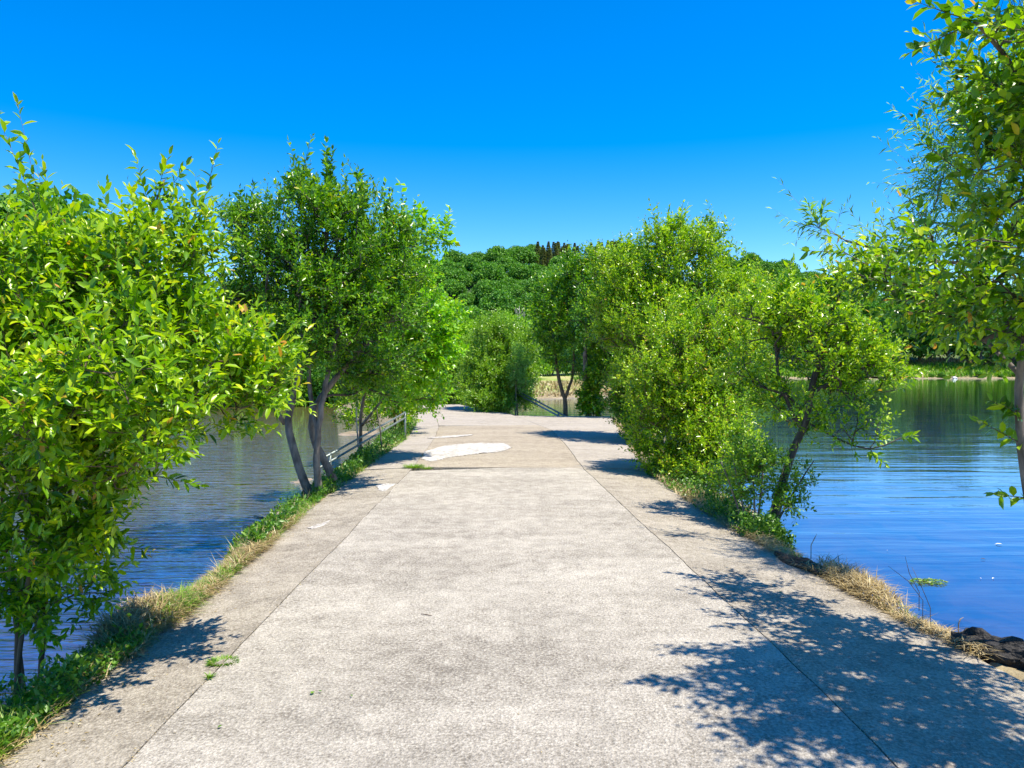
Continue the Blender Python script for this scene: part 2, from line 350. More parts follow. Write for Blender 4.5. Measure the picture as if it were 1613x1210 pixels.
# ------------------------------------------------------------------ the concrete path: slabs with open joints
def strip(name, fa, fb, y0, y1, za, zb, thick, mat, parent, gap=.004, step=.15, label=None, cols=6, wob=.0, y1skew=0.0):
    """slab between the curves fa(y) and fb(y), top heights za, zb, sides down by thick"""
    n = max(2, int((y1 - y0) / step) + 1); V = []; Fc = []
    for i in range(n):
        t = i / (n - 1)
        for j in range(cols + 1):
            s = j / cols
            y = y0 + (y1 - y0) * t + y1skew * t * (s - .5)
            xa, xb = float(fa(y)) + gap, float(fb(y)) - gap
            if j == 0 and fa is EL: xa += wob * fbm(5, y, 1.6) + wob * .4 * fbm(2, y, 6)
            if j == cols and fb is ER: xb += wob * fbm(9, y, 1.6) + wob * .4 * fbm(3, y, 6)
            x = xa + (xb - xa) * s
            V.append((x, y, za + (zb - za) * s + .006 * fbm(x, y, .7)))
    w = cols + 1
    for i in range(n - 1):
        for j in range(cols):
            a = i * w + j; Fc.append((a, a + 1, a + w + 1, a + w))
    loop = [j for j in range(w)] + [i * w + cols for i in range(1, n)] + [(n - 1) * w + j for j in range(cols - 1, -1, -1)] + [i * w for i in range(n - 2, 0, -1)]
    b0 = len(V)
    for k in loop: V.append((V[k][0], V[k][1], V[k][2] - thick))
    for k in range(len(loop)):
        k2 = (k + 1) % len(loop); Fc.append((loop[k], b0 + k, b0 + k2, loop[k2]))
    o = link(name, py_mesh(name, V, Fc), M[mat], parent)
    if label: o['label'] = label
    return o
path = empty('path', (0, 0, 0)); tag(path, kind='structure')
strip('joint_bed', lambda y: EL(y) + .05, lambda y: right_edge(y) - .05, -4, 25.2, -.05, -.05, .08, 'joint', path, cols=4)
strip('joint_bed', lambda y: EL(y) + .05, lambda y: right_edge(y) - .05, 25.2, 40, -.05, -.05, .08, 'joint', path, cols=4)
strip('slab', joint_left, joint_right, -4, 12.15, 0, 0, .1, 'slab', path, label='long pale grey concrete slab nearest the viewer', y1skew=.7, cols=12)
strip('slab', joint_left, joint_right, 12.19, 20.9, .004, 0, .1, 'aggregate', path, label='tan exposed aggregate panel beyond the grey slab', y1skew=.5, gap=.006, cols=8)
strip('slab', joint_left, joint_right, 20.92, 40, 0, 0, .1, 'far_concrete', path, label='pale concrete slab curving away to the left', cols=8)
strip('apron', EL, joint_left, -4, 12.2, -.05, .0, .22, 'apron', path, wob=.03, label='brownish sloping apron on the left')
strip('apron', EL, joint_left, 12.21, 40, -.03, .0, .22, 'far_concrete', path, wob=.04, label='pale left apron beside the handrail')
strip('apron', joint_right, ER, -4, 12.2, .0, -.05, .22, 'apron', path, wob=.04, label='brownish sloping apron on the right')
strip('apron', joint_right, ER, 12.21, 25.2, .0, -.03, .22, 'far_concrete', path, wob=.04, label='pale wide apron on the right')

def blot(px_pts, z, mat, parent, name='cement_patch', label=None, thick=.004, jag=.03, sub=14, seed=1):
    rs = random.Random(seed)
    pts = [P(px, py, (CAMH - z) * F / (py - HY))[:2] for px, py in px_pts]
    out = []
    for i in range(len(pts)):
        a, b = pts[i], pts[(i + 1) % len(pts)]
        for k in range(sub):
            t = k / sub; q = a + (b - a) * t
            out.append((q[0] + rs.uniform(-jag, jag), q[1] + rs.uniform(-jag, jag) * 1.6))
    n = len(out); V = [(x, y, z) for x, y in out] + [(x, y, z - thick) for x, y in out]
    Fc = [tuple(range(n))[::-1]] + [(i, (i + 1) % n, n + (i + 1) % n, n + i) for i in range(n)]
    me = py_mesh(name, V, Fc); import bmesh
    bm = bmesh.new(); bm.from_mesh(me); bmesh.ops.recalc_face_normals(bm, faces=bm.faces); bmesh.ops.triangulate(bm, faces=bm.faces); bm.to_mesh(me); bm.free()
    o = link(name, me, M[mat], parent)
    if label: o['label'] = label
    return o
blot([(664, 723), (667, 712), (700, 702), (740, 698), (795, 698), (806, 705), (790, 711), (740, 716), (700, 722), (680, 727)], .014, 'cement', path, label='large white cement patch on the tan panel', thick=.006, seed=3)
blot([(672, 690), (700, 687), (745, 684), (742, 686), (700, 690)], .014, 'cement', path, label='thin pale cement streak beyond the white patch', thick=.006, jag=.02, seed=5)
blot([(592, 765), (610, 762), (628, 763), (624, 770), (614, 775), (598, 773)], .000, 'cement', path, label='white cement splash at the left joint', thick=.006, seed=7, jag=.02)
blot([(588, 793), (604, 783), (613, 782), (606, 792), (598, 796)], -.002, 'cement', path, label='small white splash on the left joint', thick=.006, seed=8, jag=.015)
blot([(566, 820), (574, 814), (582, 812), (578, 820), (570, 824)], -.004, 'cement', path, label='small white splash lower on the left joint', thick=.006, seed=9, jag=.012)
blot([(545, 828), (552, 824), (556, 829), (549, 832)], -.010, 'cement', path, label='tiny white splash on the left apron', thick=.006, seed=10, jag=.01)
blot([(484, 832), (520, 820), (538, 817), (520, 825), (492, 834)], -.024, 'cement', path, label='thin white smear on the left apron', thick=.006, seed=11, jag=.01)

# ------------------------------------------------------------------ tree builder
def cr(blobs, n, rng, bias=.5, gap=-.22, freq=2.4):
    """sample points through ellipsoids given as (px, py, distance, half width px, half height px, half depth m[, weight])"""
    w = np.array([(b[6] if len(b) > 6 else 1.0) * (b[3] * b[2]) * (b[4] * b[2]) * b[5] for b in blobs]); w = w / w.sum()
    out = []
    for k in rng.choice(len(blobs), n, p=w):
        px, py, d, rx, rz, ry = blobs[k][:6]
        v = unit(rng.normal(size=3)) * rng.random() ** bias
        q = P(px, py, d) + v * np.array([rx / F * d, ry, rz / F * d])
        if gap > -1 and mn.noise(Vector(q) * (freq / max(d, 3) * 8)) < gap: continue
        out.append(q)
    return np.array(out)

def build_tree(name, label, cat, trunks, attr, rng, leaf, bark, twig=None, leaf_len=.06, leaf_w=.45, shoots=5, shoot_len=.28, n_leaf=12,
               trunk_r=.05, tip_r=.004, tmpl='mid', up=.5, out=.5, spikes=(), stems=True, group=None, singles=0, feather=0, droop=0.0, step=.22,
               crown_name='crown', tint_pow=1.0, spread=.6, jitter=.3, young=.1, centre=None, leaf_angle=.9, hang=0.0, base_loc=None):
    base = trunks[0][0] if base_loc is None else base_loc
    base = np.array(base, float)
    pos = []; par = []; plen = []; dirn = []; chains = []; minr = []
    def add(p_, pa, pl, d, mr): pos.append(p_); par.append(pa); plen.append(pl); dirn.append(d); minr.append(mr); return len(pos) - 1
    for ti, tr_ in enumerate(trunks):
        r0 = trunk_r[ti] if isinstance(trunk_r, (list, tuple)) else trunk_r
        pts = [np.array(q, float) for q in tr_]; dense = []
        for a, b in zip(pts[:-1], pts[1:]):
            n = max(2, int(np.linalg.norm(b - a) / (step * .6)))
            dense += [a + (b - a) * k / n for k in range(n)]
        dense.append(pts[-1]); dense = np.array(dense)
        for _ in range(3): dense[1:-1] = (dense[:-2] + dense[1:-1] * 2 + dense[2:]) / 4
        dense[1:-1] += rng.normal(size=(len(dense) - 2, 3)) * r0 * .14
        ch = []; pl = 0
        for k, q in enumerate(dense):
            d = unit(dense[min(k + 1, len(dense) - 1)] - dense[max(k - 1, 0)])
            if k: pl += np.linalg.norm(q - dense[k - 1])
            ch.append(add(q, ch[-1] if ch else -1, pl if k > len(dense) * .35 else 1e3, d, r0 * (1.18 - .66 * (k / len(dense)) ** .8)))
        # allow attachment low only where the trunk has gone a third of its way
        chains.append((ch, True))
    pa_ = np.zeros((20000, 3)); pl_ = np.zeros(20000); n0 = len(pos); pa_[:n0] = pos; pl_[:n0] = plen
    first = np.array([pa_[i] for i in range(n0)])
    dd = np.min(np.linalg.norm(attr[:, None] - first[None], axis=2), axis=1)
    tips = []
    for ai in np.argsort(dd):
        p_ = attr[ai]; cnt = len(pos)
        dv = p_ - pa_[:cnt]; d = np.linalg.norm(dv, axis=1)
        cost = d + .28 * pl_[:cnt] + .7 * np.maximum(0, -dv[:, 2])
        j = int(np.argmin(cost)); dist = d[j]
        n = max(2, int(dist / step)); pd = dirn[j]
        c1 = pos[j] + (pd * .55 + unit(p_ - pos[j]) * .45) * dist * .45
        ch = [j]; pl = pl_[j] if pl_[j] < 1e3 else 0
        prev = pos[j]
        for k in range(1, n + 1):
            t = k / n; q = (1 - t) ** 2 * pos[j] + 2 * t * (1 - t) * c1 + t * t * p_
            q = q + rng.normal(size=3) * .03 * min(dist, .6) * (k < n)
            pl += np.linalg.norm(q - prev)
            idx = add(q, ch[-1], pl, unit(q - prev), 0); pa_[idx] = q; pl_[idx] = pl; ch.append(idx); prev = q
        chains.append((ch, False)); tips.append(ch[-1])
    pos_a = np.array(pos); cntv = np.zeros(len(pos)); cntv[tips] = 1
    for i in range(len(pos) - 1, -1, -1):
        if par[i] >= 0: cntv[par[i]] += cntv[i]
    rad = np.maximum(tip_r * np.maximum(cntv, 1) ** .5, 0)
    mr = np.array(minr); rt = max(minr) if minr else .05
    rad = np.where(mr > 0, mr, np.minimum(rad, rt * .55))
    if feather:                                        # upright young shoots standing out of the crown's top and sides
        hi = attr[:, 2] - .35 * np.linalg.norm(attr[:, :2] - attr[:, :2].mean(0), axis=1) + rng.random(len(attr)) * (attr[:, 2].max() - attr[:, 2].min()) * .45
        spikes = list(spikes)
        for q in attr[np.argsort(-hi)[:feather]]:
            l_ = shoot_len * rng.uniform(1.2, 2.4); spikes.append((q + np.array([rng.normal() * .25, rng.normal() * .2, 1.0]) * l_, .2, int(n_leaf * 1.1)))
    root = empty(name, base); tag(root, label, cat, group)
    tt = Tubes(); bb = Tubes()
    for ch, is_trunk in chains:
        pts = pos_a[ch] - base; r = rad[ch].copy()
        if not is_trunk: r[0] = min(r[0], r[1] * 1.25) if len(r) > 1 else r[0]
        (tt if is_trunk else bb).add(pts, r, 9 if is_trunk else (5 if r[0] > .012 else 4))
    if tt.n: 
        o = link('trunk', tt.mesh('trunk'), M[bark], root)
    # shoots
    allc = pos_a.mean(0) if centre is None else np.array(centre)
    sb = []; sd_ = []; sl = []
    tipp = pos_a[tips]
    K = shoots
    b0 = np.repeat(tipp, K, 0)
    parents = np.array([par[t] for t in tips]); pp = pos_a[np.where(parents >= 0, parents, 0)]
    b0 = b0 + (np.repeat(pp, K, 0) - b0) * rng.random((len(b0), 1)) * .9
    od = unit(b0 - allc)
    d0 = unit(od * out + np.array([0, 0, up]) + rng.normal(size=b0.shape) * .55)
    l0 = shoot_len * rng.uniform(.55, 1.35, len(b0))
    nl = np.full(len(b0), n_leaf)
    S = [(b0, d0, l0, n_leaf)]
    for (tip, ln, cnt) in spikes:                       # long free shoots that stick out of the crown
        tip = np.array(tip, float); j = int(np.argmin(np.linalg.norm(pos_a - (tip - np.array([0, 0, ln])), axis=1)))
        bpt = pos_a[j]; dv = tip - bpt; S.append((bpt[None], unit(dv)[None], np.array([np.linalg.norm(dv)]), int(cnt * 1.5)))
        if ln > .25 and tmpl == 'mid': S.append((bpt[None] + rng.normal(size=(1, 3)) * .06, unit(dv + rng.normal(size=3) * .06)[None], np.array([np.linalg.norm(dv) * .8]), cnt))
    LP = []; LD = []; LN = []; LS = []; LT = []
    for (b, d, l, nlf) in S:
        bend = unit(rng.normal(size=b.shape) * .6 + np.array([0, 0, .35 - droop])) * .28 * l[:, None]
        if len(b) == 1: bend = bend * .25
        if stems:
            tv = np.array([0, .5, 1.0])
            for ring in ():
                pass
            u = unit(np.cross(d, rng.normal(size=d.shape))); w = np.cross(d, u)
            pts = b[:, None] + d[:, None] * (l[:, None] * tv[None])[:, :, None] + bend[:, None] * (tv ** 2)[None, :, None]
            rr = np.array([tip_r * .55, tip_r * .4, tip_r * .15]) * (2.0 if len(b) == 1 else 1)
            a = np.arange(3) * 2 * np.pi / 3
            ring = pts[:, :, None] + rr[None, :, None, None] * (np.cos(a)[None, None, :, None] * u[:, None, None] + np.sin(a)[None, None, :, None] * w[:, None, None])
            V = ring.reshape(-1, 3) - base; Tt = []
            for q in range(2):
                for k in range(3):
                    A, B, D, E = q * 3 + k, q * 3 + (k + 1) % 3, q * 3 + 3 + k, q * 3 + 3 + (k + 1) % 3
                    Tt += [(A, B, E), (A, E, D)]
            Tt = np.array(Tt); T = (Tt[None] + (np.arange(len(b)) * 9)[:, None, None]).reshape(-1, 3)
            bb.V.append(V); bb.T.append(T + bb.n); bb.n += len(V)
        m_ = nlf; tv = (np.arange(m_) + .6) / m_ if len(b) == 1 else np.linspace(.12, 1.0, m_)
        ph = rng.uniform(0, 2 * np.pi, (len(b), 1)) + np.arange(m_)[None] * 2.4
        tt_ = tv[None] + rng.normal(size=(len(b), m_)) * .03
        u = unit(np.cross(d, np.array([.3, .2, 1.0]) + 1e-3)); w = np.cross(d, u)
        pos_l = b[:, None] + d[:, None] * (l[:, None] * tt_)[..., None] + bend[:, None] * (tt_ ** 2)[..., None]
        lat = np.cos(ph)[..., None] * u[:, None] + np.sin(ph)[..., None] * w[:, None]
        tipk = (tt_ > .93)[..., None]
        ang = leaf_angle
        ld = unit(d[:, None] * np.where(tipk, 1.2, .75) + lat * np.where(tipk, .3, ang) + rng.normal(size=lat.shape) * jitter + np.array([0, 0, -hang]))
        ln_ = unit(np.array([0.12, -.1, 1.0]) + rng.normal(size=lat.shape) * spread)
        ls = leaf_len * ((1.5 if tmpl == 'mid' else 1.2) if len(b) == 1 else 1.0) * rng.uniform(.6, 1.25, tt_.shape) * np.where(tt_ > .9, .75, 1.0)
        lt = np.clip(rng.beta(2.2, 2.2, tt_.shape) ** tint_pow * .85 + young * (tt_ > .8) * rng.random(tt_.shape) * 1.2 + rng.normal(size=(len(b), 1)) * .10, 0, 1)
        for A, B in ((LP, pos_l), (LD, ld), (LN, ln_)): A.append(B.reshape(-1, 3))
        LS.append(ls.ravel()); LT.append(lt.ravel())
    LP, LD, LN, LS, LT = map(np.concatenate, (LP, LD, LN, LS, LT))
    if bb.n: link('branches', bb.mesh('branches'), M[twig or bark], root)
    T_ = {'near': leaf_near, 'mid': leaf_mid, 'clump': leaf_clump}[tmpl](leaf_w)
    if singles:                                        # the leaves that show largest, one object each
        px = CX + LP[:, 0] / LP[:, 1] * F; py = HY - (LP[:, 2] - CAMH) / LP[:, 1] * F
        ok = (px > 15) & (px < 1600) & (py > 10) & (py < 1200) & (LP[:, 1] > .5)
        score = np.where(ok, LS / np.maximum(LP[:, 1], .1), 0)
        sel = np.argsort(-score)[:singles]; keep = np.ones(len(LP), bool); keep[sel] = False
        mesh_v = [tri_mesh('leaf', T_[0], T_[1], np.full(len(T_[0]), (k + .5) / 10)) for k in range(10)]
        for mv in mesh_v: mv.materials.append(M[leaf])
        side = unit(np.cross(LD, LN)); nn = np.cross(side, LD)
        for i in sel:
            o = bpy.data.objects.new('leaf', mesh_v[min(9, int(LT[i] * 10))]); C.objects.link(o); o.parent = root
            s = LS[i]; q = LP[i] - base
            o.matrix_local = Matrix(((side[i][0] * s, LD[i][0] * s, nn[i][0] * s, q[0]), (side[i][1] * s, LD[i][1] * s, nn[i][1] * s, q[1]), (side[i][2] * s, LD[i][2] * s, nn[i][2] * s, q[2]), (0, 0, 0, 1)))
    else: keep = np.ones(len(LP), bool)
    cm = leaves_mesh(crown_name, LP[keep] - base, LD[keep], LN[keep], LS[keep], LT[keep], T_)
    o = link(crown_name, cm, M[leaf], root)
    o['kind'] = 'stuff'
    return root
TRI = []
rng = np.random.default_rng(11)

# A: big yellow-green shrub at the near left
bA = P(20, 1045, 4.9)
A_blobs = [(90, 520, 4.7, 150, 130, .8), (250, 545, 4.75, 130, 110, .55), (372, 598, 4.8, 88, 62, .35, 1.6), (70, 440, 4.9, 120, 45, .5), (250, 410, 4.9, 95, 65, .6),
           (265, 320, 4.9, 62, 42, .3, .3), (10, 310, 4.9, 30, 70, .2, .2), (120, 700, 4.6, 160, 90, .7), (280, 665, 4.8, 95, 40, .3), (60, 830, 4.6, 110, 100, .6, .8),
           (-160, 640, 4.8, 200, 200, .9), (150, 640, 3.9, 170, 120, .4, .8), (140, 830, 4.8, 70, 60, .4, .9), (50, 950, 4.9, 110, 70, .4, 1.0), (375, 640, 4.8, 62, 38, .25, 1.3), (320, 700, 4.8, 50, 30, .22, 1.0), (160, 900, 5.0, 40, 40, .3, .6)]
A_blobs = [(b[0], b[1], b[2] - (.5 if b[0] > 200 else .3)) + b[3:] for b in A_blobs]
at = cr(A_blobs, 800, rng)
build_tree('shrub', 'large yellow-green broadleaf shrub overhanging the water at the near left edge of the path', 'shrub',
    [[bA - [0, 0, .5], bA, P(30, 900, 4.8), P(60, 720, 4.7), P(120, 560, 4.6), P(200, 440, 4.6)], [bA + [.05, .1, -.5], P(75, 880, 4.8), P(130, 700, 4.6), P(250, 600, 4.5)],
     [bA - [.12, 0, .5], P(-60, 850, 4.8), P(-40, 640, 4.8), P(20, 470, 4.9)], [bA + [.02, -.1, -.45], P(45, 870, 4.5), P(90, 700, 4.2), P(120, 640, 4.0)],
     [bA + [.12, .05, -.45], P(62, 920, 4.9), P(95, 800, 4.9), P(120, 690, 4.8)], [bA + [-.03, .15, -.45], P(12, 920, 5), P(-10, 800, 5), P(60, 600, 4.8)],
     [P(240, 520, 4.8), P(215, 400, 4.9), P(245, 330, 4.9), P(262, 285, 4.9)]],
    at, rng, 'leaf_shrub', 'twig', leaf_len=.068, leaf_w=.38, shoots=6, shoot_len=.27, n_leaf=14, trunk_r=[.020, .017, .018, .015, .012, .012, .010], tip_r=.0028, tmpl='near',
    up=.55, out=.5, feather=8, spikes=[(P(262, 243, 4.9), .5, 26), (P(212, 250, 4.9), .35, 16), (P(300, 262, 4.9), .35, 18), (P(322, 285, 4.9), .3, 14), (P(165, 295, 4.9), .35, 14), (P(85, 262, 4.9), .5, 22),
        (P(25, 175, 4.9), .7, 26), (P(5, 168, 4.9), .7, 30), (P(60, 300, 4.9), .3, 14), (P(345, 320, 4.9), .3, 14), (P(465, 590, 4.7), .35, 16), (P(412, 680, 4.7), .35, 14), (P(320, 768, 4.7), .35, 14), (P(440, 545, 4.7), .3, 14)],
    singles=300, crown_name='leaves', centre=P(60, 650, 5.0), young=.22, spread=.5)

# B: dark multi-stemmed tree on the left verge
b = P(487, 785, 9.9)
B_blobs = [(400, 430, 10, 50, 110, .9), (470, 400, 10, 85, 110, 1.1), (560, 400, 10.2, 90, 90, 1.1), (500, 500, 10, 110, 90, 1.2), (600, 500, 10.4, 80, 100, 1.0), (400, 350, 10, 32, 38, .4), (500, 330, 10.2, 60, 40, .6),
           (520, 275, 10.3, 14, 38, .2, 2.0), (560, 350, 10.2, 50, 50, .5), (640, 400, 10.6, 40, 70, .5), (570, 590, 10.6, 80, 45, .9), (430, 560, 10, 60, 50, .8)]
at = cr(B_blobs, 1080, rng, .42)
build_tree('tree', 'dark green round tree with bare grey trunks on the left verge before the handrail', 'tree',
    [[b, P(465, 720, 9.9), P(448, 660, 9.9), P(470, 610, 9.9), P(480, 540, 9.9), P(470, 440, 10)], [P(448, 668, 9.9), P(430, 640, 9.8), P(410, 590, 9.7), P(400, 500, 9.8)],
     [b + [.14, -.02, .0], P(497, 740, 9.85), P(497, 690, 9.8), P(507, 640, 9.8), P(515, 590, 9.8), P(540, 500, 10)], [P(500, 680, 9.8), P(487, 620, 9.9), P(486, 570, 9.9), P(500, 470, 10), P(515, 380, 10)],
     [P(525, 758, 10.3), P(505, 712, 10.3), P(488, 690, 10.2), P(492, 640, 10.2), P(560, 560, 10.4), P(620, 500, 10.5)]],
    at, rng, 'leaf_dark', 'bark_grey', 'bark_dark', leaf_len=.068, leaf_w=.46, shoots=5, shoot_len=.26, n_leaf=12, trunk_r=[.052, .026, .043, .028, .050], tip_r=.0035,
    spikes=[(P(400, 288, 10), .4, 22), (P(380, 300, 10), .35, 18), (P(515, 222, 10.3), .8, 50), (P(520, 232, 10.3), .7, 40), (P(470, 272, 10.3), .5, 26), (P(566, 270, 10.3), .5, 26), (P(500, 290, 10), .3, 16)],
    up=.6, out=.5, feather=22, centre=P(500, 520, 10))

# C: fresh green tree right behind it
b = np.array([*P(566, 716, 15)[:2], -.5])
at = cr([(640, 400, 13, 45, 60, .6), (660, 470, 13, 55, 70, .9), (620, 540, 13.5, 80, 80, 1.1), (680, 540, 13.5, 45, 50, .7), (640, 610, 14, 60, 40, 1.0), (590, 440, 13.2, 70, 70, .8), (690, 370, 13, 22, 35, .3)], 620, rng, .45)
build_tree('tree', 'fresh yellow-green tree behind the dark tree, its leafy sprays reaching over the handrail', 'tree',
    [[b, P(568, 650, 14.6), P(585, 560, 13.6), P(610, 470, 13.4)], [P(570, 670, 14.5), P(610, 620, 13.9), P(640, 560, 13.5)]], at, rng, 'leaf_bright', 'bark_grey', 'twig', leaf_len=.085, leaf_w=.6,
    shoots=5, shoot_len=.32, n_leaf=10, trunk_r=[.035, .025], spikes=[(P(710, 328, 13), .5, 22), (P(712, 385, 13), .3, 14), (P(655, 322, 13), .4, 18), (P(738, 492, 13.3), .3, 16), (P(735, 548, 13.3), .3, 16), (P(690, 345, 13), .4, 20)],
    up=.25, out=.8, feather=8, hang=.35, centre=P(600, 540, 13.6))

# D: bushes that close the verge at the end of the rail
b = P(622, 672, 19)
at = cr([(610, 610, 18.5, 75, 45, 1.0), (640, 640, 18.5, 42, 32, .8), (655, 600, 20, 35, 45, .8), (560, 640, 18, 45, 40, .8), (662, 655, 19, 14, 16, .4)], 420, rng, .45)
build_tree('bush', 'low bright bush growing around the upper end of the left handrail', 'bush', [[b, P(620, 640, 19), P(615, 600, 19)], [b + [.15, .1, 0], P(640, 650, 19), P(655, 610, 19.4)]], at, rng, 'leaf_shrub', 'bark_dark', 'twig',
    leaf_len=.075, leaf_w=.5, shoots=5, shoot_len=.25, n_leaf=10, trunk_r=[.03, .025], up=.5, out=.6)
for k, (pts, lab, bl, dd) in enumerate([
        ([(565, 715), (562, 680), (560, 640), (566, 600)], 'thin bare sapling in front of the middle of the handrail', (565, 590, 35, 22), 13.2),
        ([(601, 706), (598, 670), (592, 640), (585, 600)], 'leaning dark sapling on the bank beside the upper handrail', (590, 600, 35, 25), 15.0)]):
    tr_ = [P(x, y, dd) for x, y in pts]
    at = cr([(bl[0], bl[1], dd, bl[2], bl[3], .4)], 50, rng)
    build_tree('sapling', lab, 'sapling', [tr_], at, rng, 'leaf_willow', 'bark_pale' if k == 0 else 'bark_grey', 'twig', leaf_len=.06, shoots=4, shoot_len=.2, n_leaf=8, trunk_r=.014, group='saplings on the left bank')

# E: far left bushes, grey-green
for k, (cx_, cy_, rx, ry_, d, lab) in enumerate([(705, 590, 34, 45, 34, 'olive bush with bare stems where the path bends out of sight'), (665, 570, 34, 60, 38, 'dim olive bush behind the end of the left verge'),
                                     (745, 575, 24, 45, 36, 'olive bush between the path bend and the round bush')]):
    at = cr([(cx_, cy_, d, rx, ry_, 1.4), (cx_, cy_ + ry_ * .75, d - .5, rx * .8, 18, 1, 1.5)], 380, rng, .45)
    b = np.array([*P(cx_, 0, d)[:2], -.3])
    build_tree('bush', lab, 'bush', [[b, b + [.1, 0, .7], b + [.2, 0, 1.4]], [b + [-.3, 0, 0], b + [-.5, 0, .8], b + [-.7, 0, 1.5]], [b + [.35, 0, 0], b + [.6, 0, .6], b + [.7, .2, 1.3]]], at, rng, 'leaf_olive', 'bark_pale', 'bark_grey',
        leaf_len=.11, leaf_w=.55, shoots=5, shoot_len=.4, n_leaf=9, trunk_r=.05, up=.4, out=.5, stems=False, group='bushes where the path bends')

# F: round bush in the middle
b = np.array([*P(785, 0, 29.5)[:2], -.15])
at = cr([(790, 560, 29.5, 58, 55, 1.5), (760, 600, 29, 38, 42, 1.2), (800, 605, 29, 45, 42, 1.2), (820, 570, 29, 28, 45, 1.0), (780, 522, 30, 35, 26, 1.0), (795, 632, 28.3, 50, 18, 1.0, 1.5), (762, 628, 27.8, 30, 18, .8, 2), (780, 640, 27.2, 34, 12, .5, 2), (790, 600, 28, 50, 30, .5, 1.2)], 1150, rng, .42, -1)
build_tree('bush', 'big round olive-green bush at the right side of the path bend', 'bush', [[b, b + [-.3, 0, 1], b + [-.2, 0, 2.2]], [b + [.4, 0, 0], b + [.7, 0, 1], b + [.8, 0, 2]], [b + [.1, -.3, 0], b + [.1, -.3, 1.2], b + [.1, 0, 2.6]]], at, rng,
    'leaf_olive', 'bark_dark', 'bark_dark', leaf_len=.10, leaf_w=.5, shoots=6, shoot_len=.36, n_leaf=9, trunk_r=.03, up=.5, out=.6, stems=False, centre=P(790, 600, 29.5))
b = np.array([*P(816, 0, 27.5)[:2], -.2])
at = cr([(814, 598, 27.5, 20, 20, .4), (822, 572, 27.5, 12, 18, .3), (806, 625, 27.5, 16, 16, .3), (812, 560, 27.5, 8, 14, .2)], 120, rng)
build_tree('bush', 'silvery grey-green young willow in front of the round bush', 'bush', [[b, P(812, 620, 27.5), P(814, 575, 27.5)]], at, rng, 'leaf_silver', 'bark_grey', leaf_len=.09, leaf_w=.35, shoots=5, shoot_len=.3, n_leaf=9, trunk_r=.025, stems=False)
# G: bright trees behind, on the far side of the bend
b = np.array([*P(735, 0, 52)[:2], -.2])
at = cr([(740, 540, 52, 45, 32, 2.5), (705, 555, 52, 35, 30, 2.0), (800, 535, 54, 50, 35, 2)], 620, rng, .45)
build_tree('tree', 'bright green spreading tree behind the round bush, below the wooded hill', 'tree', [[b, b + [0, 0, 1.5], b + [.3, 0, 3]], [b + [2, 0, 0], b + [2.3, 0, 1.5], b + [2.5, 0, 3]]], at, rng, 'leaf_pale', 'bark_grey', leaf_len=.26, leaf_w=.6, shoots=5, shoot_len=.6, n_leaf=8,
    trunk_r=.12, tip_r=.01, stems=False, step=.5)

# H: dark trees beyond the steps
b1 = np.array([*P(893, 0, 26.3)[:2], -.45])
at = cr([(870, 505, 26.5, 34, 70, 1.0), (905, 470, 26.5, 40, 50, 1.0), (900, 560, 26.5, 40, 38, 1.0)], 480, rng, .45)
build_tree('tree', 'dark tree with a slim forked trunk just beyond the steps', 'tree', [[b1, P(890, 628, 26.3), P(880, 600, 26.3), P(872, 540, 26.4)], [P(890, 628, 26.3), P(902, 595, 26.3), P(905, 530, 26.4)]], at, rng, 'leaf_dark', 'twig', 'bark_dark', leaf_len=.11, leaf_w=.5,
    shoots=5, shoot_len=.38, n_leaf=9, trunk_r=[.08, .05], stems=False, up=.5)
b2 = P(930, 657, 25.6); b2[2] = -.3
at = cr([(935, 500, 25.6, 60, 75, 1.4), (960, 440, 25.8, 45, 45, 1.2), (915, 425, 26, 35, 28, .8), (975, 560, 25.4, 55, 60, 1.2, 1.3), (925, 570, 25.6, 35, 35, 1)], 950, rng, .42)
build_tree('tree', 'dark tree with upright trunks wrapped in ivy beside the end of the wide apron', 'tree',
    [[b2, P(924, 620, 25.6), P(921, 575, 25.6), P(925, 500, 25.6)], [b2 + [.3, 0, 0], P(938, 620, 25.6), P(943, 590, 25.6), P(955, 520, 25.6)]], at, rng, 'leaf_dark', 'bark_grey', 'bark_dark', leaf_len=.11, leaf_w=.5, shoots=5, shoot_len=.38, n_leaf=9,
    trunk_r=[.10, .09], stems=False)
at = cr([(925, 632, 25.5, 16, 22, .4), (940, 640, 25.4, 14, 16, .4), (935, 605, 25.5, 14, 20, .3)], 130, rng, .5)
build_tree('ivy', 'dark ivy clump around the foot of the two upright trunks', 'ivy', [[b2 + [.1, -.1, 0], b2 + [.1, -.1, .5], b2 + [.12, -.1, .9]]], at, rng, 'leaf_dark', 'bark_dark', leaf_len=.10, leaf_w=.8, shoots=4, shoot_len=.22, n_leaf=8, trunk_r=.02, stems=False)

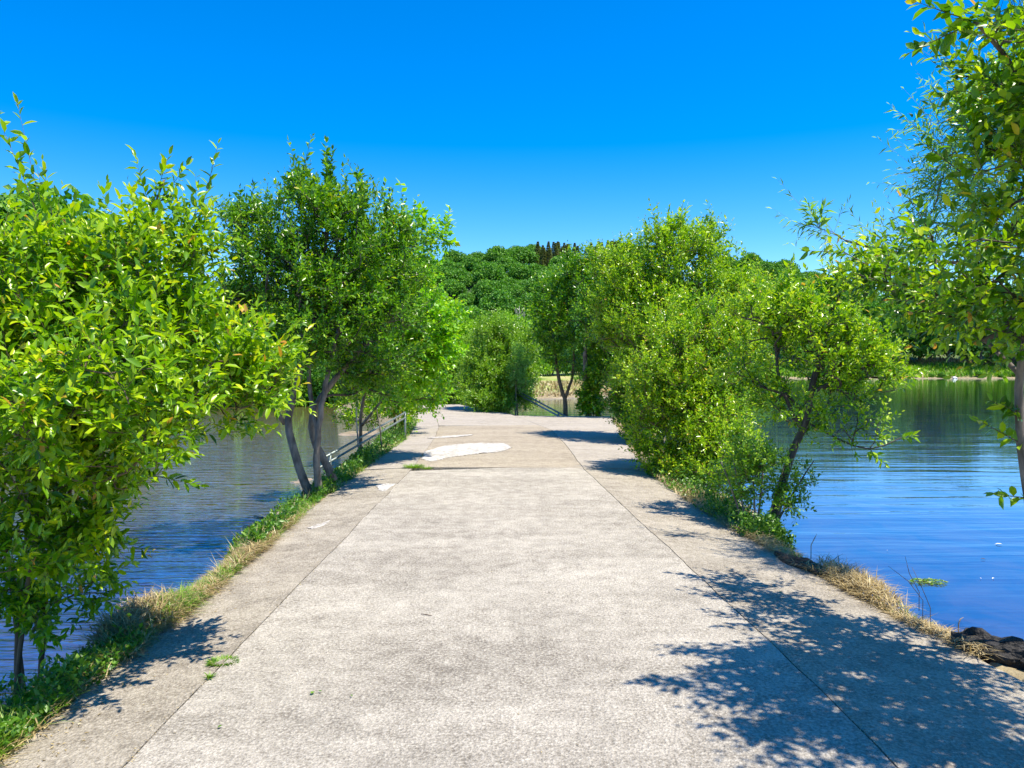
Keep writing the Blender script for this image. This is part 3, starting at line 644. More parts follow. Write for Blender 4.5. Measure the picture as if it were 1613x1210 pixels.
# I: tall upright willow in the right group
b = P(1040, 690, 17.5); b[2] = -.3
at = cr([(1010, 450, 17.5, 60, 60, 1.3), (1080, 430, 17.5, 65, 62, 1.3), (1040, 520, 17.2, 100, 70, 1.5), (975, 500, 18, 50, 75, 1.1), (1140, 500, 17.5, 70, 75, 1.3), (1050, 385, 17.5, 45, 30, .7), (1110, 385, 17.6, 35, 28, .6), (960, 420, 18, 35, 30, .8), (1180, 470, 17.5, 50, 40, 1), (1010, 600, 17.2, 60, 55, 1.2, 1.2)], 1600, rng, .42, -.3)
sp = [(P(x, y, 17.5), .9, 28) for x, y in ((1032, 340), (1052, 332), (1062, 338), (1070, 350), (1006, 362), (990, 372), (974, 384), (1092, 352), (1104, 355), (1120, 350), (1018, 380), (1148, 375), (1160, 378), (1176, 398), (1044, 352), (1128, 372))]
build_tree('tree', 'tall bushy willow with many thin upright shoots, the highest of the right-hand group', 'tree',
    [[b, P(1040, 620, 17.5), P(1035, 520, 17.5), P(1040, 430, 17.5)], [b + [.3, 0, 0], P(1075, 600, 17.5), P(1095, 500, 17.5), P(1100, 430, 17.5)], [b - [.3, 0, 0], P(1005, 600, 17.6), P(985, 520, 17.8)]], at, rng, 'leaf_willow', 'bark_grey', 'twig',
    leaf_len=.085, leaf_w=.45, shoots=5, shoot_len=.34, n_leaf=10, trunk_r=.07, up=1.0, out=.4, feather=36, spikes=sp, centre=P(1050, 560, 17.5), young=.2)
# J2: dark low bush at the corner
b = P(985, 690, 18); b[2] = -.2
at = cr([(990, 640, 17.5, 28, 42, .7), (1010, 665, 16.5, 28, 35, .6), (975, 622, 18, 18, 22, .5)], 230, rng, .45)
build_tree('bush', 'low dark bush at the corner where the right apron widens', 'bush', [[b, P(988, 650, 17.6), P(990, 610, 17.6)]], at, rng, 'leaf_dark', 'bark_dark', leaf_len=.075, leaf_w=.5, shoots=5, shoot_len=.28, n_leaf=9, trunk_r=.03)
# J: yellow-green bush in the middle of the right verge
b = P(1075, 752, 12.4)
at = cr([(1080, 590, 12.2, 95, 75, 1.0), (1050, 660, 12, 62, 55, .8), (1120, 640, 12, 70, 60, .9), (1100, 530, 12.4, 80, 45, .9), (1070, 715, 11.8, 48, 38, .55), (1130, 715, 11.2, 50, 42, .6), (1160, 560, 12.2, 55, 60, .9), (1160, 740, 9.6, 45, 45, .45), (1060, 735, 11.6, 45, 22, .4, 2), (1110, 745, 11, 50, 25, .5, 2), (1025, 705, 12.4, 30, 30, .4, 2), (1140, 690, 11, 60, 45, .6, 1.3)], 1450, rng, .42, -.4)
build_tree('bush', 'broad yellow-green bush reaching down to the right verge, left of the leaning slim tree', 'bush',
    [[b, P(1078, 700, 12.2), P(1080, 620, 12.2), P(1090, 540, 12.3)], [b + [.15, 0, 0], P(1110, 700, 12), P(1130, 620, 12)], [b - [.1, 0, 0], P(1055, 700, 12), P(1045, 640, 12)]], at, rng, 'leaf_willow', 'bark_grey', 'twig',
    leaf_len=.062, leaf_w=.45, shoots=5, shoot_len=.26, n_leaf=11, trunk_r=.045, up=.7, out=.5, feather=26, centre=P(1090, 650, 12.2), young=.3,
    spikes=[(P(1010, 545, 12.2), .4, 20), (P(1040, 500, 12.2), .4, 20), (P(990, 600, 12.2), .3, 16)])
# K: leaning slim tree with its own suckers
b = P(1222, 832, 8.3)
at = cr(gap=-.1, n=520, rng=rng, bias=.45, blobs=[(1290, 545, 8.2, 90, 75, .8), (1230, 500, 8.4, 75, 60, .7), (1340, 590, 8.1, 70, 60, .7), (1250, 620, 8.2, 60, 50, .7, .8), (1380, 660, 8.0, 40, 28, .35, .5), (1300, 475, 8.3, 60, 30, .5), (1390, 560, 8, 30, 35, .4), (1185, 590, 8.6, 45, 60, .5), (1300, 660, 8.2, 60, 35, .5, .6)])
build_tree('tree', 'slim dark-barked tree leaning over the lake, its open crown low above the water', 'tree',
    [[b, P(1230, 770, 8.25), P(1245, 720, 8.2), P(1268, 680, 8.2), P(1275, 630, 8.2), P(1295, 540, 8.2), P(1310, 480, 8.2)], [P(1268, 680, 8.2), P(1252, 660, 8.2), P(1225, 600, 8.3), P(1220, 520, 8.4)], [P(1276, 620, 8.2), P(1330, 590, 8.1), P(1380, 575, 8.0)],
     [P(1272, 665, 8.2), P(1320, 690, 8.1), P(1370, 722, 8.0), P(1420, 690, 7.9)]], at, rng, 'leaf_willow', 'bark_dark', 'bark_dark', leaf_len=.064, leaf_w=.45, shoots=5, shoot_len=.22, n_leaf=10, trunk_r=[.044, .022, .02, .010],
    up=.5, out=.6, feather=16, centre=P(1270, 620, 8.2), young=.25, spikes=[(P(1440, 688, 7.9), .2, 14), (P(1396, 734, 7.9), .2, 12), (P(1250, 430, 8.3), .3, 14), (P(1420, 590, 8), .2, 14), (P(1300, 440, 8.3), .3, 14)])
b = P(1195, 826, 8.0)
at = cr([(1190, 740, 7.9, 50, 45, .35), (1240, 790, 7.9, 30, 25, .3, .6), (1275, 760, 7.9, 35, 40, .3, .4), (1160, 760, 8.2, 30, 30, .3), (1285, 800, 7.9, 20, 12, .2, .4)], 150, rng, .5)
build_tree('bush', 'cluster of thin suckers with small leaves at the foot of the leaning slim tree', 'bush',
    [[b + [x, y, 0], b + [x * 1.6 + .02, y, .3], b + [x * 2.6 + .03, y, .65]] for x, y in ((-.16, 0), (-.1, .1), (-.04, -.04), (.02, .06), (.1, 0), (.22, .05))], at, rng, 'leaf_olive', 'bark_grey', 'twig', leaf_len=.05, leaf_w=.5, shoots=4, shoot_len=.16, n_leaf=9, trunk_r=.011, tip_r=.002)

# R: near tree at the right edge
b = np.array([3.12, 4.35, -.25])
R_blobs = [(1560, 70, 3.5, 80, 90, .45, .5), (1640, 200, 3.6, 100, 140, .6), (1560, 290, 3.9, 75, 70, .5, .7), (1540, 420, 4.4, 100, 75, .6), (1400, 430, 5.2, 85, 42, .45, .9), (1330, 400, 5.5, 42, 32, .3, .7), (1600, 480, 4.2, 110, 70, .6), (1470, 480, 4.8, 75, 45, .5),
           (1800, 60, 3.4, 140, 200, .7), (1800, 350, 3.8, 140, 150, .8), (1850, 0, 2.8, 170, 150, .6), (2140, 200, 2.9, 300, 200, .6), (1480, 340, 4.6, 30, 30, .3, .3), (1600, 560, 4.2, 50, 18, .3, .8)]
at = cr(R_blobs, 560, rng, .5, gap=-.14, freq=2.6)
at = at[~((at[:, 1] < 2.7) & (at[:, 0] < at[:, 1] * .72))]
build_tree('tree', 'near broad-leaved tree at the right edge of the photo, its shade on the path', 'tree',
    [[b, P(1622, 790, 4.32), P(1606, 700, 4.3), P(1603, 610, 4.3), P(1625, 480, 4.2), P(1640, 300, 3.9), P(1650, 120, 3.6)], [P(1606, 590, 4.3), P(1540, 520, 4.6), P(1440, 480, 5.0), P(1370, 440, 5.3)], [P(1630, 400, 4.1), P(1680, 250, 3.6), P(1600, 120, 3.5), P(1530, 40, 3.4)],
     [P(1640, 470, 4.1), P(1750, 350, 3.8), P(1820, 180, 3.4), P(1850, 60, 3.0)]], at, rng, 'leaf_shrub', 'bark_grey', 'bark_dark', leaf_len=.066, leaf_w=.46, shoots=5, shoot_len=.26, n_leaf=9, trunk_r=[.028, .013, .016, .018], tip_r=.0035, tmpl='near',
    up=.3, out=.7, singles=300, crown_name='leaves', centre=np.array([3.2, 4.2, 2.6]), tint_pow=1.3, young=.3,
    spikes=[(P(1425, 85, 3.5), .2, 14), (P(1440, 15, 3.4), .3, 14), (P(1428, 300, 4.3), .3, 6), (P(1440, 225, 3.9), .2, 10), (P(1262, 395, 5.6), .15, 10), (P(1560, 780, 4.2), .1, 8), (P(1530, 655, 4.2), .15, 10), (P(1558, 630, 4.2), .1, 8), (P(1585, 640, 4.2), .1, 8)])
# R2: narrow-leaved willow behind it
b = np.array([4.5, 5.4, -.5])
at = cr([(1530, 200, 6.2, 75, 70, .6), (1500, 320, 6.4, 70, 70, .6, .6), (1580, 330, 6.2, 80, 90, .7), (1310, 365, 6.9, 38, 35, .3, .7), (1600, 150, 6, 60, 100, .6), (1750, 250, 6, 120, 200, .8), (1420, 410, 6.7, 70, 30, .4, .5)], 300, rng, .5)
build_tree('tree', 'feathery willow with very narrow pale leaves showing between the branches of the near right tree', 'tree',
    [[b, P(1790, 700, 5.6), P(1740, 500, 5.8), P(1640, 330, 6.1), P(1590, 200, 6.1)], [P(1740, 500, 5.8), P(1600, 420, 6.3), P(1450, 410, 6.7), P(1330, 380, 6.9)]], at, rng, 'leaf_silver', 'bark_grey', 'twig', leaf_len=.085, leaf_w=.16, shoots=6, shoot_len=.4, n_leaf=14,
    trunk_r=[.05, .02], tip_r=.003, up=.2, out=.5, hang=.3, leaf_angle=.6, spikes=[(P(1268, 320, 6.9), .2, 22), (P(1295, 325, 6.9), .2, 18)])

# ------------------------------------------------------------------ far trees: a few crowns, copied
def far_crown(kind, seed, n, h, w, leaf, size, trunk_h, lump=7):
    r = np.random.default_rng(seed); cen = []
    if kind == 'conifer':
        z = r.random(n) ** .8; rad = (1 - z) * w * .5 * (.35 + .65 * r.random(n)) + .12; a = r.uniform(0, 2 * np.pi, n)
        lay = np.round(z * 12) / 12; z = z * .8 + lay * .2
        pos = np.stack([rad * np.cos(a), rad * np.sin(a), trunk_h + z * (h - trunk_h)], 1); dirs = unit(np.stack([np.cos(a), np.sin(a), np.full(n, -.25)], 1) + r.normal(size=(n, 3)) * .3); nr = unit(np.array([0, 0, 1.]) + r.normal(size=(n, 3)) * .5)
    else:
        L_ = []
        for k in range(lump * 5):
            v = unit(r.normal(size=3)); v[2] = abs(v[2]) * 1.1 - .25
            low = trunk_h < .5; L_.append((v * np.array([w * .34, w * .34, (h - trunk_h) * .36]) + [0, 0, trunk_h + (h - trunk_h) * (.5 if not low else (.18 if k % 3 == 0 else .48))], r.uniform(.12, .22) * w))
        idx = r.integers(0, len(L_), n); c0 = np.array([q[0] for q in L_])[idx]; rr = np.array([q[1] for q in L_])[idx]
        v = unit(r.normal(size=(n, 3))); v[:, 2] = np.where(v[:, 2] < -.3, -v[:, 2], v[:, 2])
        pos = c0 + v * (rr * r.random(n) ** .25)[:, None]; dirs = unit(np.cross(v, r.normal(size=(n, 3))) + v * .4); nr = unit(v + r.normal(size=(n, 3)) * 1.0)
    tint = np.clip(r.normal(.5, .2, n), 0, 1)
    cm = leaves_mesh('crown', pos, dirs, nr, size * r.uniform(.6, 1.3, n), tint, leaf_clump(.8)); cm.materials.append(M[leaf])
    t = Tubes(); t.add([(0, 0, -1.2), (.05, 0, trunk_h * .6), (0, .1, trunk_h + (h - trunk_h) * .5)], [w * .035, w * .028, w * .012], 6)
    for k in range(5 if trunk_h > .5 else 0):
        a = k * 1.3 + r.random(); q = np.array([math.cos(a), math.sin(a), 0]) * w * .28
        t.add([(0, 0, trunk_h * .8), q * .5 + [0, 0, trunk_h + (h - trunk_h) * .25], q + [0, 0, trunk_h + (h - trunk_h) * .45]], [w * .018, w * .012, w * .005], 5)
    tm = t.mesh('trunk'); tm.materials.append(M['bark_grey'])
    return cm, tm
proto = {'oak': [far_crown('oak', s, 7000, 8, 8.5, 'leaf_oak', .42, 1.6, 7) for s in (1, 2, 3, 4, 5)],
         'pale': [far_crown('oak', s, 6000, 7, 7, 'leaf_pale', .34, 1.0) for s in (11, 12, 13)],
         'conifer': [far_crown('conifer', s, 3600, 12.5, 6.0, 'leaf_conifer', .34, .8) for s in (21, 22, 23)],
         'shore': [far_crown('oak', s, 8000, 9, 7.5, 'leaf_oak', .32, .2) for s in (31, 32, 33)],
         'shore_pale': [far_crown('oak', s, 7000, 6, 6, 'leaf_pale', .28, .1) for s in (41, 42)]}
frng = random.Random(5)
def place(kind, x, y, s, label, group, name='tree', cat='tree', zs=1.0, z=None):
    cm, tm = frng.choice(proto[kind])
    e = empty(name, (x, y, (ground(x, y) if z is None else z) - .3)); e.rotation_euler.z = frng.uniform(0, 6.28); e.scale = (s, s, s * zs)
    tag(e, label, cat, group)
    for nm, me in (('trunk', tm), ('crown', cm)):
        o = bpy.data.objects.new(nm, me); C.objects.link(o); o.parent = e
    return e
# hillside oaks
hill = []
for row in range(13):
    y = 154 + row * 9.0
    for k in range(64):
        x = -150 + k * 7.4 + (row % 2) * 3.7 + frng.uniform(-2.5, 2.5); yy = y + frng.uniform(-4, 4)
        px = CX + x / yy * F
        vis = 650 < px < 1010
        if 845 < px < 1000 and row > 7: continue
        if vis or (1140 < px < 1300 and row > 6) or (30 < px < 160 and row > 8): hill.append((x, yy, vis))
hill = hill[:290]
for x, y, v in hill:
    px = CX + x / y * F
    place('oak', x, y, frng.uniform(.85, 1.25), 'rounded dark green oak crown on the wooded hill behind the path', 'oaks on the wooded hill', zs=frng.uniform(.9, 1.2))
for i in range(90):
    px = frng.uniform(842, 1000); y = frng.uniform(222, 268); x = (px - CX) / F * y
    place('conifer', x, y, frng.uniform(.45, .85), 'narrow brown-green conifer on the crest of the wooded hill', 'conifers on the hill crest')
# far shores
for i in range(20):
    px = 1160 + i * 26 + frng.uniform(-8, 8); y = frng.uniform(158, 172); x = (px - CX) / F * y
    place('shore', x, y, frng.uniform(1.5, 2.1), 'dark green tree on the far bank of the lake, right of the leaning slim tree', 'trees on the far lake bank', zs=frng.uniform(1.0, 1.3))
for i in range(16):
    px = 840 + i * 24 + frng.uniform(-8, 8); y = frng.uniform(92, 112); x = (px - CX) / F * y
    place('shore' if i % 3 else 'shore_pale', x, y, frng.uniform(.7, .95), 'mid green tree at the back of the meadow across the water', 'trees behind the far meadow')
for i in range(15):
    px = -60 + i * 52 + frng.uniform(-15, 15); y = frng.uniform(50, 58); x = (px - CX) / F * y
    place('shore' if i % 2 else 'shore_pale', x, y, frng.uniform(.85, 1.15) * (1.7 if px < 170 else 1.0), 'green tree lining the far bank of the left water', 'trees on the far left bank')
for i in range(12):
    px = 650 + i * 18 + frng.uniform(-8, 8); y = frng.uniform(70, 100); x = (px - CX) / F * y
    place('shore_pale' if i % 3 else 'pale', x, y, frng.uniform(.75, 1.1), 'light green tree at the foot of the wooded hill', 'light green trees at the foot of the hill')
for i in range(46):
    px = -40 + i * 18 + frng.uniform(-8, 8); y = float(shore((px - CX) / F * 48)) + frng.uniform(.2, 2.0); x = (px - CX) / F * y
    place(frng.choice(['shore', 'shore_pale']), x, y, frng.uniform(.30, .55), 'green shrub at the water line of the far left bank', 'shrubs on the far left bank', 'shrub', 'shrub', .8)
# bare dead tree at the hill foot
b = np.array([*P(818, 0, 100)[:2], 0.0]); t = Tubes(); r = np.random.default_rng(3)
t.add([(0, 0, 0), (.1, 0, 4), (0, 0, 9.5)], [.16, .1, .03], 6)
for k in range(26):
    z = r.uniform(3.5, 9); a = r.uniform(0, 6.28); l = (10 - z) * .25 + .5
    t.add([(0, 0, z), (math.cos(a) * l * .5, math.sin(a) * l * .5, z + l * .5), (math.cos(a) * l * .7, math.sin(a) * l * .7, z + l * 1.1)], [.05, .03, .01], 4)
o = link('dead_tree', t.mesh('dead_tree'), M['bark_pale'], None, b); tag(o, 'bare grey dead tree standing at the foot of the wooded hill', 'tree')

# ------------------------------------------------------------------ grass and ground cover
def blades(name, pos, L_, lean, width, mat, seed, label=None, flat=0.0):
    r = np.random.default_rng(seed); n = len(pos)
    a = r.uniform(0, 2 * np.pi, n); d = np.stack([np.cos(a), np.sin(a), np.zeros(n)], 1); s = np.stack([-np.sin(a), np.cos(a), np.zeros(n)], 1)
    ln = L_ * r.uniform(.4, 1.3, n); le = np.clip(lean + r.normal(size=n) * .25, 0, 1.45)[:, None]
    up = np.array([0, 0, 1.0]); w = (width * r.uniform(.6, 1.3, n))[:, None]
    p0 = pos; p1 = pos + (up * np.cos(le) + d * np.sin(le)) * ln[:, None] * .5
    le2 = np.clip(le + .5, 0, 1.7); p2 = p1 + (up * np.cos(le2) + d * np.sin(le2)) * ln[:, None] * .5
    V = np.stack([p0 - s * w, p0 + s * w, p1 - s * w * .8, p1 + s * w * .8, p2], 1).reshape(-1, 3)
    T = np.array([(0, 1, 3), (0, 3, 2), (2, 3, 4)])[None] + (np.arange(n) * 5)[:, None, None]
    tint = np.clip(r.normal(.5, .25, n), 0, 1)
    o = link(name, tri_mesh(name, V, T.reshape(-1, 3), np.repeat(tint, 5)), M[mat]); tag(o, label, None, None, 'stuff'); o['category'] = 'grass'
    return o
def gpos(n, y0, y1, side, t0, t1, seed, lift=0.0, dens=None, clump=None):
    r = np.random.default_rng(seed); out = []
    while len(out) < n:
        y = y0 + (y1 - y0) * r.random() ** 1.5; w = float(WL(y) if side < 0 else WR(y)); t = r.uniform(t0, t1) * w if t1 <= 3 else 0
        x = float(EL(y)) - t if side < 0 else float(ER(y)) + t
        if clump and fbm(x, y, clump) < r.uniform(-.5, .3): continue
        out.append((x, y, ground(x, y) + lift * r.random() * (1.0 + 1.3 * mn.noise(Vector((x * 2.2, y * 2.2, 9))))))
    return np.array(out)
blades('dry_grass', gpos(13000, 4.3, 9.5, 1, -.14, 1.15, 1, .05, clump=2.5), .11, 1.32, .0026, 'straw', 1, 'cut straw-coloured grass matted along the right edge of the path')
blades('dry_grass', gpos(4500, 9.5, 24, 1, -.05, 1.2, 2, .05), .16, .9, .005, 'straw', 2, 'dry straw under the bushes on the right verge')
blades('dry_grass', gpos(17000, 4.3, 8.8, -1, -.14, 1.1, 3, .08, clump=2.5), .12, 1.3, .0028, 'straw', 3, 'cut straw-coloured grass heaped along the left edge of the path')
blades('green_grass', gpos(5000, 3.0, 4.8, -1, -.02, 1.2, 4, .02, clump=3), .16, .7, .0035, 'grass', 4, 'green grass at the foot of the near left shrub')
blades('green_grass', gpos(3500, 5.6, 10, -1, -.1, .9, 5, .03, clump=1.5), .12, .8, .003, 'grass', 5, 'green blades mixed in the straw on the left verge')
blades('green_grass', gpos(9000, 10, 24, -1, -.1, 1.3, 6, .0, clump=1), .13, .8, .005, 'grass', 6, 'yellowing grass on the bank around the left handrail')
blades('dry_grass', gpos(7000, 10, 24, -1, 0, 1.5, 7, .02, clump=1), .14, 1.0, .005, 'straw', 7, 'dry yellow grass on the bank below the left handrail')
blades('dry_grass', gpos(700, 6.5, 14, -1, .2, 1.2, 15, .0), .26, .35, .003, 'straw', 15, 'tall dry stems standing among the weeds of the left verge')
blades('green_grass', gpos(1800, 5, 12, 1, .1, 1.0, 8, .0, clump=2), .12, .6, .003, 'grass', 8, 'sparse green blades in the straw of the right verge')
def weeds(name, pos, size, mat, seed, label, w=.55, upz=.6):
    r = np.random.default_rng(seed); n = len(pos); d = unit(r.normal(size=(n, 3)) + np.array([0, 0, upz])); nr = unit(np.array([0, 0, 1.]) + r.normal(size=(n, 3)) * .5)
    o = link(name, leaves_mesh(name, pos, d, nr, size * r.uniform(.5, 1.3, n), np.clip(r.normal(.5, .25, n), 0, 1), leaf_mid(w)), M[mat]); tag(o, label, 'weeds', None, 'stuff'); return o
blades('dry_grass', gpos(3000, 3.0, 5.0, -1, -.08, 1.0, 14, .04), .15, 1.1, .003, 'straw', 14, 'straw-coloured stems among the weeds at the near left corner')
weeds('weeds', gpos(6500, 3.0, 4.6, -1, -.05, 1.0, 21, .14, clump=2), .04, 'weed', 1, 'broad-leaved weeds crowding the near left edge of the path')
weeds('weeds', gpos(15000, 6.8, 13.5, -1, .0, 1.5, 22, .18, clump=1.6), .05, 'weed', 2, 'dark leafy weeds around the trunks of the dark left tree')
weeds('weeds', gpos(8000, 12, 24, -1, -.05, 1.1, 23, .20, clump=1.4), .055, 'weed', 3, 'green weeds beside the left handrail')
weeds('weeds', gpos(8000, 7.4, 12.5, 1, -.06, .9, 24, .20, clump=1.8), .042, 'weed', 4, 'dark leafy weeds at the foot of the leaning slim tree')
# heap of grass clippings
def heap(cx_, cy_, cz, rx, ry, rz, n, mat, seed, label, L_=.16, width=.0028):
    r = np.random.default_rng(seed); v = unit(r.normal(size=(n, 3))) * (r.random((n, 1)) ** .4); v[:, 2] = np.abs(v[:, 2])
    blades('dry_grass', np.array([cx_, cy_, cz]) + v * [rx, ry, rz], L_, 1.1, width, mat, seed, label)
q = P(225, 975, 4.95); heap(q[0], q[1], -.08, .24, .5, .12, 6000, 'straw', 31, 'heap of pale grass clippings beside the water near the left shrub')
q = P(265, 962, 5.1); heap(q[0], q[1], -.05, .12, .4, .08, 1500, 'grass', 32, 'greenish grass clippings lying on the straw heap')
q = P(1345, 915, 5.75); heap(q[0] + .05, q[1], -.06, .14, .7, .07, 2500, 'straw', 33, 'straw mat curling over the right water edge')
# moss and leaf litter on the path
def on_path(px, py, z=0): return P(px, py, (CAMH - z) * F / (py - HY))
def tuft(px, py, r_, n, lab, seed, mat='grass', L_=.03, z=.0):
    c = on_path(px, py); r = np.random.default_rng(seed); a = r.uniform(0, 6.28, n); q = r.random(n) ** .7 * r_
    pos = np.stack([c[0] + np.cos(a) * q * 1.2, c[1] + np.sin(a) * q, np.full(n, z)], 1)
    o = blades('moss_tuft', pos, L_, .7, .0028, mat, seed, lab); o['category'] = 'moss'; del o['kind']
tuft(347, 1046, .06, 900, 'yellow-green moss tuft on the left joint of the near slab', 41, z=-.012)
tuft(327, 1072, .016, 60, 'tiny moss tuft just below the larger one on the left joint', 42, z=.002)
tuft(652, 737, .13, 700, 'green weed tuft at the corner where the tan panel meets the left joint', 43, L_=.07)
tuft(672, 739, .08, 200, 'small green sprout at the near corner of the tan panel', 44, L_=.05)
for i, (px, py, s, lab) in enumerate([(488, 1101, .022, 'small green fallen leaf on the near slab'), (504, 1097, .013, 'tiny green leaf scrap beside the fallen leaf'), (345, 1152, .014, 'dark leaf scrap on the lower left of the slab'),
                                  (550, 1103, .01, 'small brown crumb of leaf on the near slab'), (1230, 938, .02, 'single green blade lying on the right apron')]):
    c = on_path(px, py); me = tri_mesh('fallen_leaf', leaf_near(.6)[0] * s * 1.6 + [0, 0, .012], leaf_near(.6)[1], np.full(8, .6 if i in (0, 4) else .25)); o = link('fallen_leaf', me, M['grass'], None, c); o.rotation_euler.z = i * 1.3; tag(o, lab, 'leaf')
r = np.random.default_rng(77); n = 2600; yy = 3 + 20 * r.random(n) ** 1.6; sd2 = r.random(n) < .5
off = np.abs(r.normal(0, .22, n)) + .0; xx = np.where(sd2, EL(yy) + off, ER(yy) - off); q = r.random(n) < .08; xx = np.where(q, r.uniform(-1.6, 1.6, n), xx)
jn = (r.random(n) < .35) & (yy < 12); jl = r.random(n) < .5; xx = np.where(jn, np.where(jl, SL(yy), SR(yy)) + r.normal(0, .012, n), xx); q = q | jn
pos = np.stack([xx, yy, np.where(q, .006, -.05 + np.minimum(off, .7) / .7 * .045 + .008)], 1); d = unit(np.stack([r.normal(size=n), r.normal(size=n), np.zeros(n)], 1)); nr = unit(np.array([0, 0, 1.]) + r.normal(size=(n, 3)) * .3)
tag(link('leaf_litter', leaves_mesh('leaf_litter', pos, d, nr, r.uniform(.006, .028, n) * np.where(q, .6, 1), r.random(n) ** 1.5, leaf_mid(.35)), M['straw']), 'dry leaf and straw crumbs scattered along both edges of the path', 'litter', None, 'stuff')
# twig
c = on_path(670, 973); t = Tubes(); t.add([(-.035, .02, .006), (-.015, .005, .01), (.01, -.005, .009), (.038, -.012, .006)], [.0022, .003, .003, .002], 6)
tag(link('twig', t.mesh('twig'), M['stick'], None, c), 'short curved brown twig lying alone on the pale slab', 'twig')

# ------------------------------------------------------------------ handrails
def rail(name, label, top, bot, r_bar, posts, mats, gap, extra=None):
    """two parallel bars running from top to bot with posts"""
    top = np.array(top, float); bot = np.array(bot, float); e = empty(name, (top[0], top[1], posts[0][1])); base = np.array(e.location)
    tag(e, label, 'handrail')
    for k, (dz, mm) in enumerate(((0, mats[0]), (-gap, mats[1]))):
        t = Tubes(); t.add([top + [0, 0, dz] - base, (top + bot) / 2 + [0, 0, dz] - base, bot + [0, 0, dz] - base], [r_bar] * 3, 10); link('bar', t.mesh('bar'), M[mm], e)
    for s, zb in posts:
        q = top + (bot - top) * s; t = Tubes(); t.add([[q[0], q[1], zb] - base, [q[0], q[1], (zb + q[2]) / 2] - base, [q[0], q[1], q[2] + .015] - base], [r_bar * 1.15] * 3, 10); link('post', t.mesh('post'), M[mats[2]], e)
        t = Tubes(); t.add([[q[0], q[1], q[2] + .012] - base, [q[0], q[1], q[2] + .024] - base], [r_bar * 1.5, r_bar * 1.2], 10); link('post_cap', t.mesh('post_cap'), M[mats[2]], e)
    return e
rail('handrail', 'sloping grey-green steel handrail going down the left bank to the water', P(638, 650, 17.2), P(500, 727, 11.8), .019, [(0, -.1), (.90, -.35)], ('rail', 'rail', 'rail'), .115)
rail('handrail', 'sloping handrail of the steps beyond the end of the right apron', P(812, 614, 28), P(893, 657, 26.0), .028, [(.0, -.4), (.85, -.75)], ('rail', 'rail_pale', 'rail'), .12)
# steps down to the water on the left, overgrown, and at the far right
def steps(x0, y0, dx, dy, n, rise, run, width, label, z0=-.1):
    e = empty('steps', (x0, y0, z0)); tag(e, label, 'steps'); d = unit(np.array([dx, dy, 0.0])); s = np.array([-d[1], d[0], 0])
    for k in range(n):
        c = d * run * k - np.array([0, 0, rise * k]); V = []
        for u, w_, z in ((0, -1, 0), (1, -1, 0), (1, 1, 0), (0, 1, 0), (0, -1, -.3), (1, -1, -.3), (1, 1, -.3), (0, 1, -.3)):
            V.append(c + d * run * u + s * w_ * width / 2 + [0, 0, z])
        link('step', py_mesh('step', V, [(0, 1, 2, 3), (0, 4, 5, 1), (1, 5, 6, 2), (2, 6, 7, 3), (3, 7, 4, 0), (4, 7, 6, 5)]), M['apron'], e)
    return e
steps(1.6, 25.35, 0, 1, 5, .17, .3, 1.8, 'concrete steps leading down to the water past the end of the right apron', -.16)

# ------------------------------------------------------------------ stones, boards and scraps
def rock(name, label, loc, size, seed, mat='rock', cat='rock', rot=0, sub=4):
    import bmesh
    bm = bmesh.new(); bmesh.ops.create_icosphere(bm, subdivisions=sub, radius=1)
    for v in bm.verts:
        n = mn.fractal(v.co * 1.3 + Vector((seed, 0, 0)), 1, 2, 5) * .28 + mn.noise(v.co * 3 + Vector((0, seed, 0))) * .08
        n += (abs(mn.noise(v.co * 2.2 + Vector((seed * 3, 1, 0)))) - .2) * .55 + mn.noise(v.co * 7) * .07
        v.co *= 1 + n; v.co.x *= size[0]; v.co.y *= size[1]; v.co.z *= size[2]
    me = bpy.data.meshes.new(name); bm.to_mesh(me); bm.free()
    o = link(name, me, M[mat], None, loc); o.rotation_euler.z = rot; tag(o, label, cat); return o
rock('rock', 'black jagged rock at the water edge under the near right tree', (2.80, 4.42, -.09), (.30, .16, .13), 2.0, rot=-.75)
rock('rock', 'small dark rock beside the big black rock', (2.95, 4.15, -.08), (.16, .14, .08), 5.0)
q = P(1360, 905, 5.7); rock('root_mat', 'grey-brown earth clod with roots breaking out of the right edge of the path', (2.42, 6.35, -.05), (.10, .34, .05), 7.0, mat='stick', cat='clod', rot=.25)
rock('stone', 'flat tan stone in the grass of the left verge', P(440, 812, 8.3), (.05, .05, .03), 9.0, mat='wood', cat='stone', sub=3)
def board(label, loc, size, rz, ry, mat='wood', name='board', cat='board'):
    import bmesh
    bm = bmesh.new(); bmesh.ops.create_cube(bm, size=1)
    for v in bm.verts: v.co.x *= size[0]; v.co.y *= size[1]; v.co.z *= size[2]
    bmesh.ops.bevel(bm, geom=list(bm.edges), offset=min(size) * .12, segments=2, affect='EDGES')
    me = bpy.data.meshes.new(name); bm.to_mesh(me); bm.free(); o = link(name, me, M[mat], None, loc); o.rotation_euler = (0, ry, rz); tag(o, label, cat); return o
q = P(399, 819, 10.6); board('pale weathered board end lying lower at the left water edge', (q[0], q[1], -.62), (.30, .10, .04), .9, .2)
q = P(415, 812, 10.9); board('pale weathered board end sloping up beside the lower board', (q[0], q[1], -.56), (.32, .10, .04), .95, .3)
q = P(213, 997, 5.0); board('small broken red brick in the straw heap by the left water', (q[0], q[1], q[2]), (.045, .05, .07), .5, .2, 'brick', 'brick', 'brick')
q = P(190, 1003, 4.9); t = Tubes(); t.add([(-.09, .0, .02), (0, .01, .03), (.08, -.02, .0)], [.006, .009, .006], 6); tag(link('stick', t.mesh('stick'), M['wood'], None, q), 'pale peeled stick lying on the straw heap', 'stick')
